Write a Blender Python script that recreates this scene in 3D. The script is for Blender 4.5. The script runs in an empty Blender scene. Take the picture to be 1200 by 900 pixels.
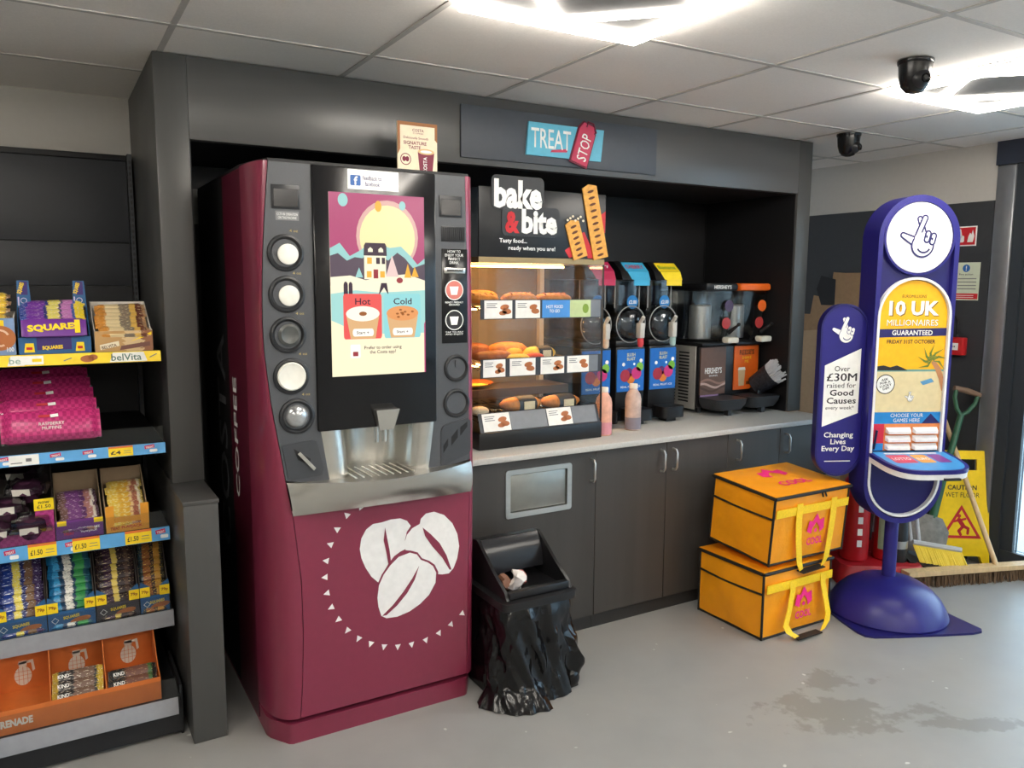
import bpy, bmesh, math, random
from mathutils import Vector, Matrix
random.seed(7)
S = bpy.context.scene
COL = S.collection
PI = math.pi

# ------------------------------------------------------------------ camera
cam_d = bpy.data.cameras.new('camera'); cam = bpy.data.objects.new('camera', cam_d); COL.objects.link(cam)
cam_d.sensor_width = 36.0; cam_d.lens = 932.7 / 1200 * 36; cam_d.clip_start = .02
_yaw, _pit, _rol = .5309, -.1253, .0052
_f = Vector((math.sin(_yaw) * math.cos(_pit), math.cos(_yaw) * math.cos(_pit), math.sin(_pit)))
_r = Vector((math.cos(_yaw), -math.sin(_yaw), 0)); _u = _r.cross(_f)
_r2 = _r * math.cos(_rol) + _u * math.sin(_rol); _u2 = _u * math.cos(_rol) - _r * math.sin(_rol)
_m = Matrix((_r2, _u2, -_f)).transposed().to_4x4(); _m.translation = Vector((-.5259, -2.8665, 1.4833))
cam.matrix_world = _m
S.camera = cam

# ------------------------------------------------------------------ world, exposure
LED = 24.0           # emission of the ceiling LED bars
W = bpy.data.worlds.new('overcast_sky'); S.world = W; W.use_nodes = True
_bg = W.node_tree.nodes['Background']; _bg.inputs[0].default_value = (.72, .85, 1, 1); _bg.inputs[1].default_value = 4.5
S.view_settings.view_transform = 'Standard'; S.view_settings.look = 'None'
S.view_settings.gamma = 1; S.view_settings.use_curve_mapping = False
S.view_settings.exposure = 0.77

# ------------------------------------------------------------------ materials
def lin(c):
    if isinstance(c, str):
        c = c.lstrip('#'); c = [int(c[i:i + 2], 16) / 255 for i in (0, 2, 4)]
    else:
        c = [v / 255 for v in c]
    return tuple((v / 12.92 if v <= .04045 else ((v + .055) / 1.055) ** 2.4) for v in c) + (1,)
MATS = {}
def mat(name, col, rough=.5, metal=0, emit=0, noise=.06, nscale=40, bump=0, coat=0, trans=0, ior=1.45, alpha=1, stretch=None, spec=.5):
    if name in MATS: return MATS[name]
    m = bpy.data.materials.new(name); m.use_nodes = True; MATS[name] = m
    nt = m.node_tree; b = nt.nodes['Principled BSDF']; c = lin(col)
    b.inputs['Roughness'].default_value = rough; b.inputs['Metallic'].default_value = metal
    b.inputs['Coat Weight'].default_value = coat; b.inputs['Coat Roughness'].default_value = .08
    b.inputs['Transmission Weight'].default_value = trans; b.inputs['IOR'].default_value = ior
    b.inputs['Alpha'].default_value = alpha; b.inputs['Specular IOR Level'].default_value = spec
    b.inputs['Base Color'].default_value = c
    if noise:
        tc = nt.nodes.new('ShaderNodeTexCoord'); n = nt.nodes.new('ShaderNodeTexNoise'); n.inputs['Scale'].default_value = nscale
        n.inputs['Detail'].default_value = 4
        src = tc.outputs['Object']
        if stretch:
            mp = nt.nodes.new('ShaderNodeMapping'); mp.inputs['Scale'].default_value = stretch
            nt.links.new(src, mp.inputs[0]); src = mp.outputs[0]
        nt.links.new(src, n.inputs['Vector'])
        r = nt.nodes.new('ShaderNodeMapRange'); r.inputs[1].default_value = .25; r.inputs[2].default_value = .75
        r.inputs[3].default_value = 1 - noise; r.inputs[4].default_value = 1 + noise
        nt.links.new(n.outputs[0], r.inputs[0])
        hs = nt.nodes.new('ShaderNodeHueSaturation'); hs.inputs['Color'].default_value = c
        nt.links.new(r.outputs[0], hs.inputs['Value']); nt.links.new(hs.outputs[0], b.inputs['Base Color'])
        if bump:
            bp = nt.nodes.new('ShaderNodeBump'); bp.inputs['Strength'].default_value = bump; bp.inputs['Distance'].default_value = .01
            nt.links.new(n.outputs[0], bp.inputs['Height']); nt.links.new(bp.outputs[0], b.inputs['Normal'])
    if emit:
        b.inputs['Emission Color'].default_value = c; b.inputs['Emission Strength'].default_value = emit
    return m
def bandmat(name, bands, axis=0, rough=.32, wob=.05, wscale=9, speck=None):
    """printed wrapper: colour bands along a generated axis, edges broken by noise; speck = (colour, amount, scale)"""
    if name in MATS: return MATS[name]
    m = bpy.data.materials.new(name); m.use_nodes = True; MATS[name] = m; nt = m.node_tree; b = nt.nodes['Principled BSDF']
    b.inputs['Roughness'].default_value = rough
    tc = nt.nodes.new('ShaderNodeTexCoord'); sp = nt.nodes.new('ShaderNodeSeparateXYZ'); nt.links.new(tc.outputs['Generated'], sp.inputs[0])
    n = nt.nodes.new('ShaderNodeTexNoise'); n.inputs['Scale'].default_value = wscale; n.inputs['Detail'].default_value = 3
    nt.links.new(tc.outputs['Generated'], n.inputs['Vector'])
    a = nt.nodes.new('ShaderNodeMath'); a.operation = 'MULTIPLY_ADD'; a.inputs[1].default_value = wob * 4; a.inputs[2].default_value = -wob * 2
    nt.links.new(n.outputs[0], a.inputs[0])
    ad = nt.nodes.new('ShaderNodeMath'); nt.links.new(sp.outputs[axis], ad.inputs[0]); nt.links.new(a.outputs[0], ad.inputs[1])
    cr = nt.nodes.new('ShaderNodeValToRGB'); cr.color_ramp.interpolation = 'CONSTANT'; nt.links.new(ad.outputs[0], cr.inputs[0])
    el = cr.color_ramp.elements
    while len(el) > 1: el.remove(el[-1])
    el[0].position = 0; el[0].color = lin(bands[0][1])
    for p, c in bands[1:]: e = el.new(p); e.color = lin(c)
    out = cr.outputs[0]
    if speck:
        n2 = nt.nodes.new('ShaderNodeTexNoise'); n2.inputs['Scale'].default_value = speck[2]; n2.inputs['Detail'].default_value = 2
        nt.links.new(tc.outputs['Generated'], n2.inputs['Vector'])
        g = nt.nodes.new('ShaderNodeMath'); g.operation = 'GREATER_THAN'; g.inputs[1].default_value = 1 - speck[1]
        nt.links.new(n2.outputs[0], g.inputs[0])
        mx = nt.nodes.new('ShaderNodeMix'); mx.data_type = 'RGBA'; nt.links.new(g.outputs[0], mx.inputs['Factor'])
        nt.links.new(out, mx.inputs['A']); mx.inputs['B'].default_value = lin(speck[0]); out = mx.outputs['Result']
    nt.links.new(out, b.inputs['Base Color'])
    return m
def glassmat(name, tint=(235, 240, 240), gloss=.1, rough=.02):
    if name in MATS: return MATS[name]
    m = bpy.data.materials.new(name); m.use_nodes = True; MATS[name] = m; nt = m.node_tree
    for n in list(nt.nodes): nt.nodes.remove(n)
    o = nt.nodes.new('ShaderNodeOutputMaterial'); t = nt.nodes.new('ShaderNodeBsdfTransparent'); t.inputs[0].default_value = lin(tint)
    g = nt.nodes.new('ShaderNodeBsdfGlossy'); g.inputs['Roughness'].default_value = rough
    fr = nt.nodes.new('ShaderNodeLayerWeight'); fr.inputs[0].default_value = .35
    mr = nt.nodes.new('ShaderNodeMapRange'); mr.inputs[3].default_value = gloss * .4; mr.inputs[4].default_value = min(1, gloss * 5)
    nt.links.new(fr.outputs['Fresnel'], mr.inputs[0])
    mx = nt.nodes.new('ShaderNodeMixShader'); nt.links.new(mr.outputs[0], mx.inputs[0]); nt.links.new(t.outputs[0], mx.inputs[1]); nt.links.new(g.outputs[0], mx.inputs[2])
    nt.links.new(mx.outputs[0], o.inputs[0]); return m

# ------------------------------------------------------------------ mesh builder
class MB:
    def __init__(s): s.v = []; s.f = []
    def add(s, vs, fs):
        k = len(s.v); s.v += [tuple(p) for p in vs]; s.f += [tuple(i + k for i in f) for f in fs]; return s
    def box(s, x0, x1, y0, y1, z0, z1):
        return s.add([(x0, y0, z0), (x1, y0, z0), (x1, y1, z0), (x0, y1, z0), (x0, y0, z1), (x1, y0, z1), (x1, y1, z1), (x0, y1, z1)],
                     [(0, 3, 2, 1), (4, 5, 6, 7), (0, 1, 5, 4), (1, 2, 6, 5), (2, 3, 7, 6), (3, 0, 4, 7)])
    def bbox(s, x0, x1, y0, y1, z0, z1, r=.004, seg=2):
        bm = bmesh.new(); bmesh.ops.create_cube(bm, size=1)
        for v in bm.verts:
            v.co = Vector(((x0 + x1) / 2 + v.co.x * (x1 - x0), (y0 + y1) / 2 + v.co.y * (y1 - y0), (z0 + z1) / 2 + v.co.z * (z1 - z0)))
        r = min(r, .49 * min(x1 - x0, y1 - y0, z1 - z0))
        bmesh.ops.bevel(bm, geom=bm.edges[:], offset=r, segments=seg, affect='EDGES', profile=.5)
        bm.verts.index_update(); s.add([v.co[:] for v in bm.verts], [[v.index for v in f.verts] for f in bm.faces]); bm.free(); return s
    def prism(s, poly, mp, d0, d1):
        """poly: 2-D outline; mp(a, b, d) -> 3-D"""
        n = len(poly); vs = [mp(a, b, d0) for a, b in poly] + [mp(a, b, d1) for a, b in poly]
        fs = [tuple(range(n - 1, -1, -1)), tuple(range(n, 2 * n))] + [(i, (i + 1) % n, n + (i + 1) % n, n + i) for i in range(n)]
        return s.add(vs, fs)
    def py(s, poly, y0, y1):          # outline in x,z, extruded along y (y0 = front)
        return s.prism(poly, lambda a, b, d: (a, d, b), y1, y0)
    def pz(s, poly, z0, z1): return s.prism(poly, lambda a, b, d: (a, b, d), z0, z1)
    def px(s, poly, x0, x1): return s.prism(poly, lambda a, b, d: (d, a, b), x0, x1)
    def loft(s, rings, closed=True, cap0=True, cap1=True):
        n = len(rings[0]); vs = [p for r in rings for p in r]; fs = []
        for i in range(len(rings) - 1):
            for j in range(n if closed else n - 1):
                a = i * n + j; b = i * n + (j + 1) % n; fs.append((a, b, b + n, a + n))
        if closed and cap0: fs.append(tuple(range(n - 1, -1, -1)))
        if closed and cap1: k = (len(rings) - 1) * n; fs.append(tuple(k + j for j in range(n)))
        return s.add(vs, fs)
    def tube(s, pts, r, seg=8, cap=True):
        pts = [Vector(p) for p in pts]; rs = r if isinstance(r, (list, tuple)) else [r] * len(pts); rings = []
        up = None
        for i, p in enumerate(pts):
            d = (pts[min(i + 1, len(pts) - 1)] - pts[max(i - 1, 0)]).normalized()
            if up is None: up = Vector((0, 0, 1)) if abs(d.z) < .9 else Vector((1, 0, 0))
            a = d.cross(up).normalized(); b = a.cross(d).normalized(); up = b
            rings.append([p + (a * math.cos(t) + b * math.sin(t)) * rs[i] for t in [2 * PI * k / seg for k in range(seg)]])
        return s.loft(rings, True, cap, cap)
    def lathe(s, prof, c=(0, 0, 0), seg=24, axis='z', cap=True):
        rings = []
        for r, h in prof:
            ring = []
            for k in range(seg):
                t = 2 * PI * k / seg; a, b = r * math.cos(t), r * math.sin(t)
                if axis == 'z': ring.append((c[0] + a, c[1] + b, c[2] + h))
                elif axis == 'y': ring.append((c[0] + a, c[1] - h, c[2] + b))     # height grows towards -y (the viewer's side)
                else: ring.append((c[0] + h, c[1] + a, c[2] + b))
            rings.append(ring)
        return s.loft(rings, True, cap, cap)
    def sphere(s, c, r, seg=16, rg=10):
        rx, ry, rz = r if isinstance(r, (list, tuple)) else (r, r, r)
        return s.loft([[(c[0] + rx * math.sin(a) * math.cos(t), c[1] + ry * math.sin(a) * math.sin(t), c[2] - rz * math.cos(a)) for t in [2 * PI * k / seg for k in range(seg)]]
                       for a in [max(.02, min(PI - .02, PI * i / rg)) for i in range(rg + 1)]])
    def xf(s, M):
        s.v = [tuple(M @ Vector(p)) for p in s.v]; return s
    def mesh(s, name, m, off=(0, 0, 0), smooth=40):
        me = bpy.data.meshes.new(name); me.from_pydata([(x - off[0], y - off[1], z - off[2]) for x, y, z in s.v], [], s.f)
        bm = bmesh.new(); bm.from_mesh(me); bmesh.ops.recalc_face_normals(bm, faces=bm.faces[:]); bm.to_mesh(me); bm.free()
        if smooth:
            me.shade_smooth(); me.set_sharp_from_angle(angle=math.radians(smooth))
        me.materials.append(m); return me

ORG = {}
def root(name, label, cat, loc=(0, 0, 0), rotz=0, group=None, local=False, kind=None):
    o = bpy.data.objects.new(name, None); COL.objects.link(o); o.location = loc; o.rotation_euler = (0, 0, rotz); o.empty_display_size = .05
    if label: o['label'] = label
    if cat: o['category'] = cat
    if group: o['group'] = group
    if kind: o['kind'] = kind
    ORG[o] = (0, 0, 0) if local else tuple(loc)
    return o
def part(mb, name, m, parent, label=None, smooth=40, loc=None, kind=None):
    """one mesh object under parent; coordinates are those of the parent's root (world unless the root is local)"""
    off = ORG[parent]; o = bpy.data.objects.new(name, mb if isinstance(mb, bpy.types.Mesh) else mb.mesh(name, m, off, smooth)); COL.objects.link(o); o.parent = parent
    ORG[o] = off
    if loc: o.location = loc
    if label: o['label'] = label
    if kind: o['kind'] = kind
    return o
def solo(mb, name, m, label, cat, group=None, smooth=40, kind=None):
    """a thing that is one mesh, origin at its base"""
    xs = [p[0] for p in mb.v]; ys = [p[1] for p in mb.v]; zs = [p[2] for p in mb.v]
    off = ((min(xs) + max(xs)) / 2, (min(ys) + max(ys)) / 2, min(zs))
    o = bpy.data.objects.new(name, mb.mesh(name, m, off, smooth)); COL.objects.link(o); o.location = off; ORG[o] = off
    if kind: o['kind'] = kind
    if label: o['label'] = label
    if cat: o['category'] = cat
    if group: o['group'] = group
    return o
def struct(mb, name, m, smooth=40, label=None): return solo(mb, name, m, label, None, None, smooth, 'structure')
def copytree(o, parent=None):
    c = o.copy(); COL.objects.link(c); c.parent = parent; ORG[c] = ORG[o]
    for ch in list(o.children): copytree(ch, c)
    return c

# ------------------------------------------------------------------ flat print: outlines and lettering laid on a surface
class Fr:
    """a flat printed face: origin, right and up directions; layers sit .35 mm apart"""
    def __init__(s, o, u=(1, 0, 0), v=(0, 0, 1)):
        s.o = Vector(o); s.u = Vector(u).normalized(); s.v = Vector(v).normalized(); s.n = s.u.cross(s.v)
    def p(s, a, b, l): return s.o + s.u * a + s.v * b + s.n * (.0004 * l)
def art(parent, name, m, fr, polys, layer=1):
    mb = MB()
    for q in polys: mb.add([fr.p(a, b, layer) for a, b in q], [tuple(range(len(q)))])
    off = ORG[parent]; me = bpy.data.meshes.new(name); me.from_pydata([(x - off[0], y - off[1], z - off[2]) for x, y, z in mb.v], [], mb.f)
    bm = bmesh.new(); bm.from_mesh(me)
    fn = fr.n
    for f in bm.faces:
        if f.normal.dot(fn) < 0: f.normal_flip()
    bmesh.ops.triangulate(bm, faces=[f for f in bm.faces if len(f.verts) > 4]); bm.to_mesh(me); bm.free()
    me.materials.append(m); return part(me, name, m, parent)
def text(parent, s, fr, x, y, w, h, m, layer=2, bold=0, name='lettering', rot=0, shear=0, sp=1):
    """lettering whose bounding box is fitted to w by h at (x, y)"""
    if 'M' in s or 'W' in s: bold = 0      # the heavier outline folds over itself in these letters
    cu = bpy.data.curves.new('t', 'FONT'); cu.body = s; cu.resolution_u = 2; cu.align_x = 'CENTER'; cu.offset = bold; cu.shear = shear; cu.space_line = .95; cu.space_character = sp
    ob = bpy.data.objects.new('t', cu); me = bpy.data.meshes.new_from_object(ob); bpy.data.objects.remove(ob); bpy.data.curves.remove(cu)
    xs = [v.co.x for v in me.vertices]; ys = [v.co.y for v in me.vertices]
    bx, by = min(xs), min(ys); sw = w / max(1e-6, max(xs) - bx); sh = h / max(1e-6, max(ys) - by)
    ca, sa = math.cos(rot), math.sin(rot); off = Vector(ORG[parent])
    for v in me.vertices:
        a = (v.co.x - bx) * sw - w / 2; b = (v.co.y - by) * sh - h / 2
        v.co = fr.p(x + w / 2 + a * ca - b * sa, y + h / 2 + a * sa + b * ca, layer) - off
    me.name = name; me.materials.clear(); me.materials.append(m)
    bm = bmesh.new(); bm.from_mesh(me)
    for f in bm.faces:
        if f.normal.dot(fr.n) < 0: f.normal_flip()
    bm.to_mesh(me); bm.free()
    return part(me, name, m, parent)
def rect(x0, y0, x1, y1): return [(x0, y0), (x1, y0), (x1, y1), (x0, y1)]
def circ(cx, cy, rx, ry=None, n=28, a0=0, a1=2 * PI):
    ry = ry or rx; full = abs(a1 - a0 - 2 * PI) < 1e-6
    return [(cx + rx * math.cos(a0 + (a1 - a0) * k / (n if full else n - 1)), cy + ry * math.sin(a0 + (a1 - a0) * k / (n if full else n - 1))) for k in range(n)]
def rrect(x0, y0, x1, y1, r, n=5):
    out = []
    for cx, cy, a in ((x1 - r, y1 - r, 0), (x0 + r, y1 - r, PI / 2), (x0 + r, y0 + r, PI), (x1 - r, y0 + r, 1.5 * PI)):
        out += [(cx + r * math.cos(a + PI / 2 * k / n), cy + r * math.sin(a + PI / 2 * k / n)) for k in range(n + 1)]
    return out
def rotp(poly, a, c=(0, 0)):
    ca, sa = math.cos(a), math.sin(a); return [(c[0] + (x - c[0]) * ca - (y - c[1]) * sa, c[1] + (x - c[0]) * sa + (y - c[1]) * ca) for x, y in poly]
def caps(p, q, r, n=8, r2=None):
    """capsule outline from p to q"""
    r2 = r2 or r; a = math.atan2(q[1] - p[1], q[0] - p[0])
    return [(p[0] + r * math.cos(a + PI / 2 + PI * k / n), p[1] + r * math.sin(a + PI / 2 + PI * k / n)) for k in range(n + 1)] + \
           [(q[0] + r2 * math.cos(a - PI / 2 + PI * k / n), q[1] + r2 * math.sin(a - PI / 2 + PI * k / n)) for k in range(n + 1)]
def arcband(cx, cy, r, w, a0, a1, n=14):
    return [(cx + (r + w / 2) * math.cos(a0 + (a1 - a0) * k / n), cy + (r + w / 2) * math.sin(a0 + (a1 - a0) * k / n)) for k in range(n + 1)] + \
           [(cx + (r - w / 2) * math.cos(a1 + (a0 - a1) * k / n), cy + (r - w / 2) * math.sin(a1 + (a0 - a1) * k / n)) for k in range(n + 1)]
ORD = ['topmost', 'second from top', 'third from top', 'fourth from top', 'fifth from top', 'sixth from top', 'seventh from top', 'eighth from top', 'ninth from top']
white = mat('white_print', (238, 238, 234), .5); black = mat('black_print', (22, 22, 24), .5); navy = mat('navy_print', (34, 32, 96), .45)
redp = mat('red_print', (196, 34, 44), .5); yel = mat('yellow_print', (248, 214, 28), .5); grey = mat('grey_print', (120, 120, 122), .5); magenta = mat('magenta_print', (196, 34, 84), .5)
# ================================================================== THE SETTING
H = 2.2146; GX = -.157; GY = -.3055
# floor: painted concrete with dried spill stains
fm = mat('painted_concrete', (146, 146, 144), .40, noise=.05, nscale=6, bump=.02, spec=.45)
nt = fm.node_tree; b = nt.nodes['Principled BSDF']
tc = nt.nodes.new('ShaderNodeTexCoord')
def blob(cx, cy, rx, ry, rot):
    mp = nt.nodes.new('ShaderNodeMapping'); mp.vector_type = 'TEXTURE'; mp.inputs['Location'].default_value = (cx, cy, 0); mp.inputs['Rotation'].default_value = (0, 0, rot); mp.inputs['Scale'].default_value = (rx, ry, 1)
    nt.links.new(tc.outputs['Object'], mp.inputs[0])
    ln = nt.nodes.new('ShaderNodeVectorMath'); ln.operation = 'LENGTH'; nt.links.new(mp.outputs[0], ln.inputs[0]); return ln.outputs['Value']
n1 = nt.nodes.new('ShaderNodeTexNoise'); n1.inputs['Scale'].default_value = 9; n1.inputs['Detail'].default_value = 6; n1.inputs['Roughness'].default_value = .6; nt.links.new(tc.outputs['Object'], n1.inputs['Vector'])
FLO = (.35, -2.1, 0)   # the floor slab's own centre
prev = None
for q in [(1.80, -1.20, .32, .13, -.5), (2.10, -1.45, .24, .05, -.55), (1.95, -1.02, .20, .09, -.6), (1.73, -1.05, .14, .08, 0)]:
    o = blob(q[0] - FLO[0], q[1] - FLO[1], q[2], q[3], q[4])
    if prev is None: prev = o
    else:
        mn = nt.nodes.new('ShaderNodeMath'); mn.operation = 'MINIMUM'; nt.links.new(prev, mn.inputs[0]); nt.links.new(o, mn.inputs[1]); prev = mn.outputs[0]
ad = nt.nodes.new('ShaderNodeMath'); ad.operation = 'MULTIPLY_ADD'; ad.inputs[1].default_value = 3.6; nt.links.new(n1.outputs[0], ad.inputs[0]); nt.links.new(prev, ad.inputs[2])
st = nt.nodes.new('ShaderNodeMapRange'); st.inputs[1].default_value = 2.35; st.inputs[2].default_value = 2.6; st.inputs[3].default_value = 1; st.inputs[4].default_value = 0; nt.links.new(ad.outputs[0], st.inputs[0])
n2 = nt.nodes.new('ShaderNodeTexNoise'); n2.inputs['Scale'].default_value = 1.6; n2.inputs['Detail'].default_value = 7; nt.links.new(tc.outputs['Object'], n2.inputs['Vector'])
mix = nt.nodes.new('ShaderNodeMix'); mix.data_type = 'RGBA'
src = b.inputs['Base Color'].links[0].from_socket
mixb = nt.nodes.new('ShaderNodeMix'); mixb.data_type = 'RGBA'; nt.links.new(src, mixb.inputs['A']); mixb.inputs['B'].default_value = lin((156, 153, 147))
mr = nt.nodes.new('ShaderNodeMapRange'); mr.inputs[1].default_value = .45; mr.inputs[2].default_value = .7; mr.inputs[4].default_value = .7; nt.links.new(n2.outputs[0], mr.inputs[0]); nt.links.new(mr.outputs[0], mixb.inputs['Factor'])
ms = nt.nodes.new('ShaderNodeMath'); ms.operation = 'MULTIPLY'; ms.inputs[1].default_value = .6; nt.links.new(st.outputs[0], ms.inputs[0])
nt.links.new(mixb.outputs['Result'], mix.inputs['A']); mix.inputs['B'].default_value = lin((116, 113, 106)); nt.links.new(ms.outputs[0], mix.inputs['Factor'])
n3 = nt.nodes.new('ShaderNodeTexNoise'); n3.inputs['Scale'].default_value = 22; n3.inputs['Detail'].default_value = 1; nt.links.new(tc.outputs['Object'], n3.inputs['Vector'])
gt = nt.nodes.new('ShaderNodeMapRange'); gt.inputs[1].default_value = .775; gt.inputs[2].default_value = .80; nt.links.new(n3.outputs[0], gt.inputs[0])
mixp = nt.nodes.new('ShaderNodeMix'); mixp.data_type = 'RGBA'; nt.links.new(gt.outputs[0], mixp.inputs['Factor']); nt.links.new(mix.outputs['Result'], mixp.inputs['A']); mixp.inputs['B'].default_value = lin((196, 196, 192))
nt.links.new(mixp.outputs['Result'], b.inputs['Base Color'])
struct(MB().box(-3.2, 3.9, -5.2, 1.0, -.06, 0), 'floor', fm)

m_wall = mat('wall_paint_grey', (186, 183, 177), .8, noise=.02)
m_dark = mat('wall_panel_charcoal', (52, 54, 57), .55, noise=.05)
m_tile = mat('ceiling_tile_board', (238, 233, 227), .9, noise=.04, nscale=160, bump=.05)
m_bar = mat('ceiling_grid_bar', (186, 182, 177), .6)
m_pan = mat('charcoal_laminate', (74, 74, 73), .38, noise=.1, nscale=14, stretch=(1, 1, .05))
m_panx = mat('charcoal_laminate_across', (82, 82, 82), .30, noise=.1, nscale=14, stretch=(.05, 1, 1))
m_blk = mat('black_laminate', (19, 20, 23), .55, noise=.05)

struct(MB().box(-3.2, 2.96, .8, .9, 0, 2.3), 'wall_back', m_wall)
wr = struct(MB().box(3.764, 3.86, -.50, 1.0, 0, 2.3), 'wall_right', m_wall)
part(MB().box(3.756, 3.7635, -.50, .95, 0, 1.925), 'wall_panel', m_dark, wr, 'charcoal cladding board')
struct(MB().box(2.96, 3.86, .95, 1.05, 0, 2.3), 'wall_nook', m_wall)
al = struct(MB().box(-.08, 2.86, .66, .72, 0, 2.3), 'wall_alcove', m_blk)
part(MB().box(-.07, .30, .652, .659, 1.72, 1.86), 'wall_strip', mat('bare_wall_grey', (120, 120, 116), .8), al)
struct(MB().box(-3.3, -3.2, -5.2, .9, 0, 2.3), 'wall_left', m_wall)
struct(MB().box(-3.2, 3.9, -5.3, -5.2, 0, 2.3), 'wall_front', m_wall)

# ceiling: slab above, a lay-in grid and single tiles
ce = struct(MB().box(-3.3, 3.95, -5.3, 1.05, 2.30, 2.34), 'ceiling', m_wall)
LIGHTS = [(i, j) for i in (-2, 1, 4) for j in (1, 4, 7)]
g = MB()
for k in range(-5, 7): g.box(GX + .6 * k - .009, GX + .6 * k + .009, -5.2, 1.0, H, H + .03)
for j in range(-2, 9): g.box(-3.2, 3.76, GY - .6 * j - .009, GY - .6 * j + .009, H - .0004, H + .03)
part(g, 'ceiling_grid', m_bar, ce, 'pale metal ceiling grid bars')
tile = None
off = ORG[ce]
for k in range(-5, 7):
    for j in range(-1, 9):
        x0 = GX + .6 * k; y1 = GY - .6 * (j - 1)
        if (k, j - 1) in LIGHTS or x0 < -3.2: continue
        y0 = y1 - .6
        if y1 > .85 + .6: continue
        if tile is None:
            tile = MB().box(-.2915, .2915, -.2915, .2915, .003, .02).mesh('ceiling_tile', m_tile)
        x1 = x0 + .6
        me = tile
        if x1 > 3.76 and k == 6: me = MB().box(-.2915, 3.764 - x0 - .3, -.2915, .2915, .003, .02).mesh('ceiling_tile', m_tile)
        o = part(me, 'ceiling_tile', m_tile, ce, loc=(x0 + .3 - off[0], y0 + .3 - off[1], H - off[2]))
# LED grid panels
m_led = mat('led_tube_glow', (255, 248, 237), .4, emit=LED, noise=0)
m_ledpan = mat('light_panel_grey', (122, 122, 122), .8, spec=0)
lt = None
def light_label(i, j):
    if (i, j) == (1, 1): return 'white LED ceiling light with glowing diamond bars above the coffee machine'
    if (i, j) == (4, 1): return 'white LED ceiling light with glowing diamond bars beside the larger black camera'
    return 'LED ceiling light with diamond bars, %s of the %s row from the alcove' % ({-2: 'left one', 1: 'middle one', 4: 'right one'}[i], {1: 'first', 4: 'second', 7: 'third'}[j])
for (i, j) in LIGHTS:
    x0 = GX + .6 * i; y1 = GY - .6 * j
    if lt is None:
        lt = root('ceiling_light', light_label(i, j), 'ceiling light', (x0 + .3, y1 - .3, H), group='LED ceiling lights', local=True)
        part(MB().box(-.286, .286, -.286, .286, -.0035, .03), 'light_panel', m_ledpan, lt)
        fr_ = MB(); b0, b1, b2 = -.018, -.008, -.028
        fr_.box(-.29, .29, -.29, -.272, b2, b1).box(-.29, .29, .272, .29, b2, b1).box(-.29, -.272, -.2715, .2715, b2, b1).box(.272, .29, -.2715, .2715, b2, b1)
        part(fr_, 'light_frame', m_led, lt, 'glowing square border')
        a = [(.268, 0), (0, .268), (-.268, 0), (0, -.268)]
        for q in range(4):
            p0, p1 = a[q], a[(q + 1) % 4]
            d = Vector((p1[0] - p0[0], p1[1] - p0[1])).normalized(); nn = Vector((-d.y, d.x)) * .009
            part(MB().pz([(p0[0] + nn.x, p0[1] + nn.y), (p0[0] - nn.x, p0[1] - nn.y), (p1[0] - nn.x, p1[1] - nn.y), (p1[0] + nn.x, p1[1] + nn.y)], b0, b1), 'diamond_bar', m_led, lt, 'glowing inner bar')
    else:
        c = copytree(lt); c.location = (x0 + .3, y1 - .3, H); c['label'] = light_label(i, j)

# built-in joinery round the alcove
t1 = struct(MB().bbox(-.181, -.079, 0, .7995, .802, H, .003), 'trim_1', m_pan, label='charcoal end panel left of the coffee machine')
t2 = struct(MB().bbox(-.188, -.083, -.275, .7995, 0, .802, .003), 'trim_2', m_pan, label='charcoal lower end panel with flat cap')
part(MB().bbox(-.190, -.081, -.278, -.001, .7895, .803, .002), 'cap', m_pan, t2)
t3 = struct(MB().bbox(-.0785, 2.8565, 0, .04, 1.95, H, .002), 'trim_3', m_panx, label='charcoal fascia above the alcove')
part(MB().box(-.078, 2.856, .04, .66, 1.952, 1.97), 'soffit', m_blk, t3)
t4 = struct(MB().bbox(2.857, 2.955, 0, .66, .816, H, .003), 'trim_4', m_pan, label='charcoal end panel standing on the counter end')
part(MB().box(2.852, 2.8565, .012, .65, .816, 1.95), 'lining', m_blk, t4, 'black inner lining'); part(MB().box(-.0785, -.074, .012, .65, .0, 1.95), 'lining', m_blk, t1, 'black inner lining')
t5 = struct(MB().bbox(.915, 1.90, -.012, -.0005, 1.974, 2.175, .002), 'trim_5', mat('slate_sign_board', (70, 75, 83), .5, noise=.05), label='slate board behind the treat sign')

# glazed door and frame in the right wall
m_fr = mat('door_frame_anthracite', (50, 56, 62), .4); m_sil = mat('brushed_silver_post', (150, 152, 156), .32, metal=.7, noise=.05, nscale=20)
d = root('door_1', None, None, (3.80, -1.1, 0), kind='structure')
part(MB().bbox(3.75, 3.80, -.60, -.502, 0, 2.10, .012), 'door_post', m_sil, d, 'silver rounded post')
part(MB().box(3.76, 3.84, -.655, -.601, 0, 2.10), 'door_jamb', m_fr, d)
part(MB().box(3.74, 3.86, -5.2, -.501, 2.10, 2.30), 'door_header', mat('header_navy', (44, 50, 64), .5), d)
part(MB().box(3.77, 3.83, -1.75, -.656, 0, .10), 'bottom_rail', m_fr, d); part(MB().box(3.77, 3.83, -1.75, -.656, 2.03, 2.099), 'top_rail', m_fr, d)
part(MB().box(3.77, 3.83, -1.75, -1.66, .101, 2.029), 'door_stile', m_fr, d); part(MB().box(3.775, 3.825, -.72, -.657, .101, 2.029), 'door_stile', m_fr, d)
part(MB().box(3.795, 3.803, -1.659, -.721, .101, 2.029), 'pane', glassmat('door_glass', (225, 236, 240), .12), d, 'clear door glass')
w = root('window_1', None, None, (3.80, -3.4, 0), kind='structure')
part(MB().box(3.77, 3.83, -5.2, -1.76, 0, .12), 'bottom_rail', m_fr, w)
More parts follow.
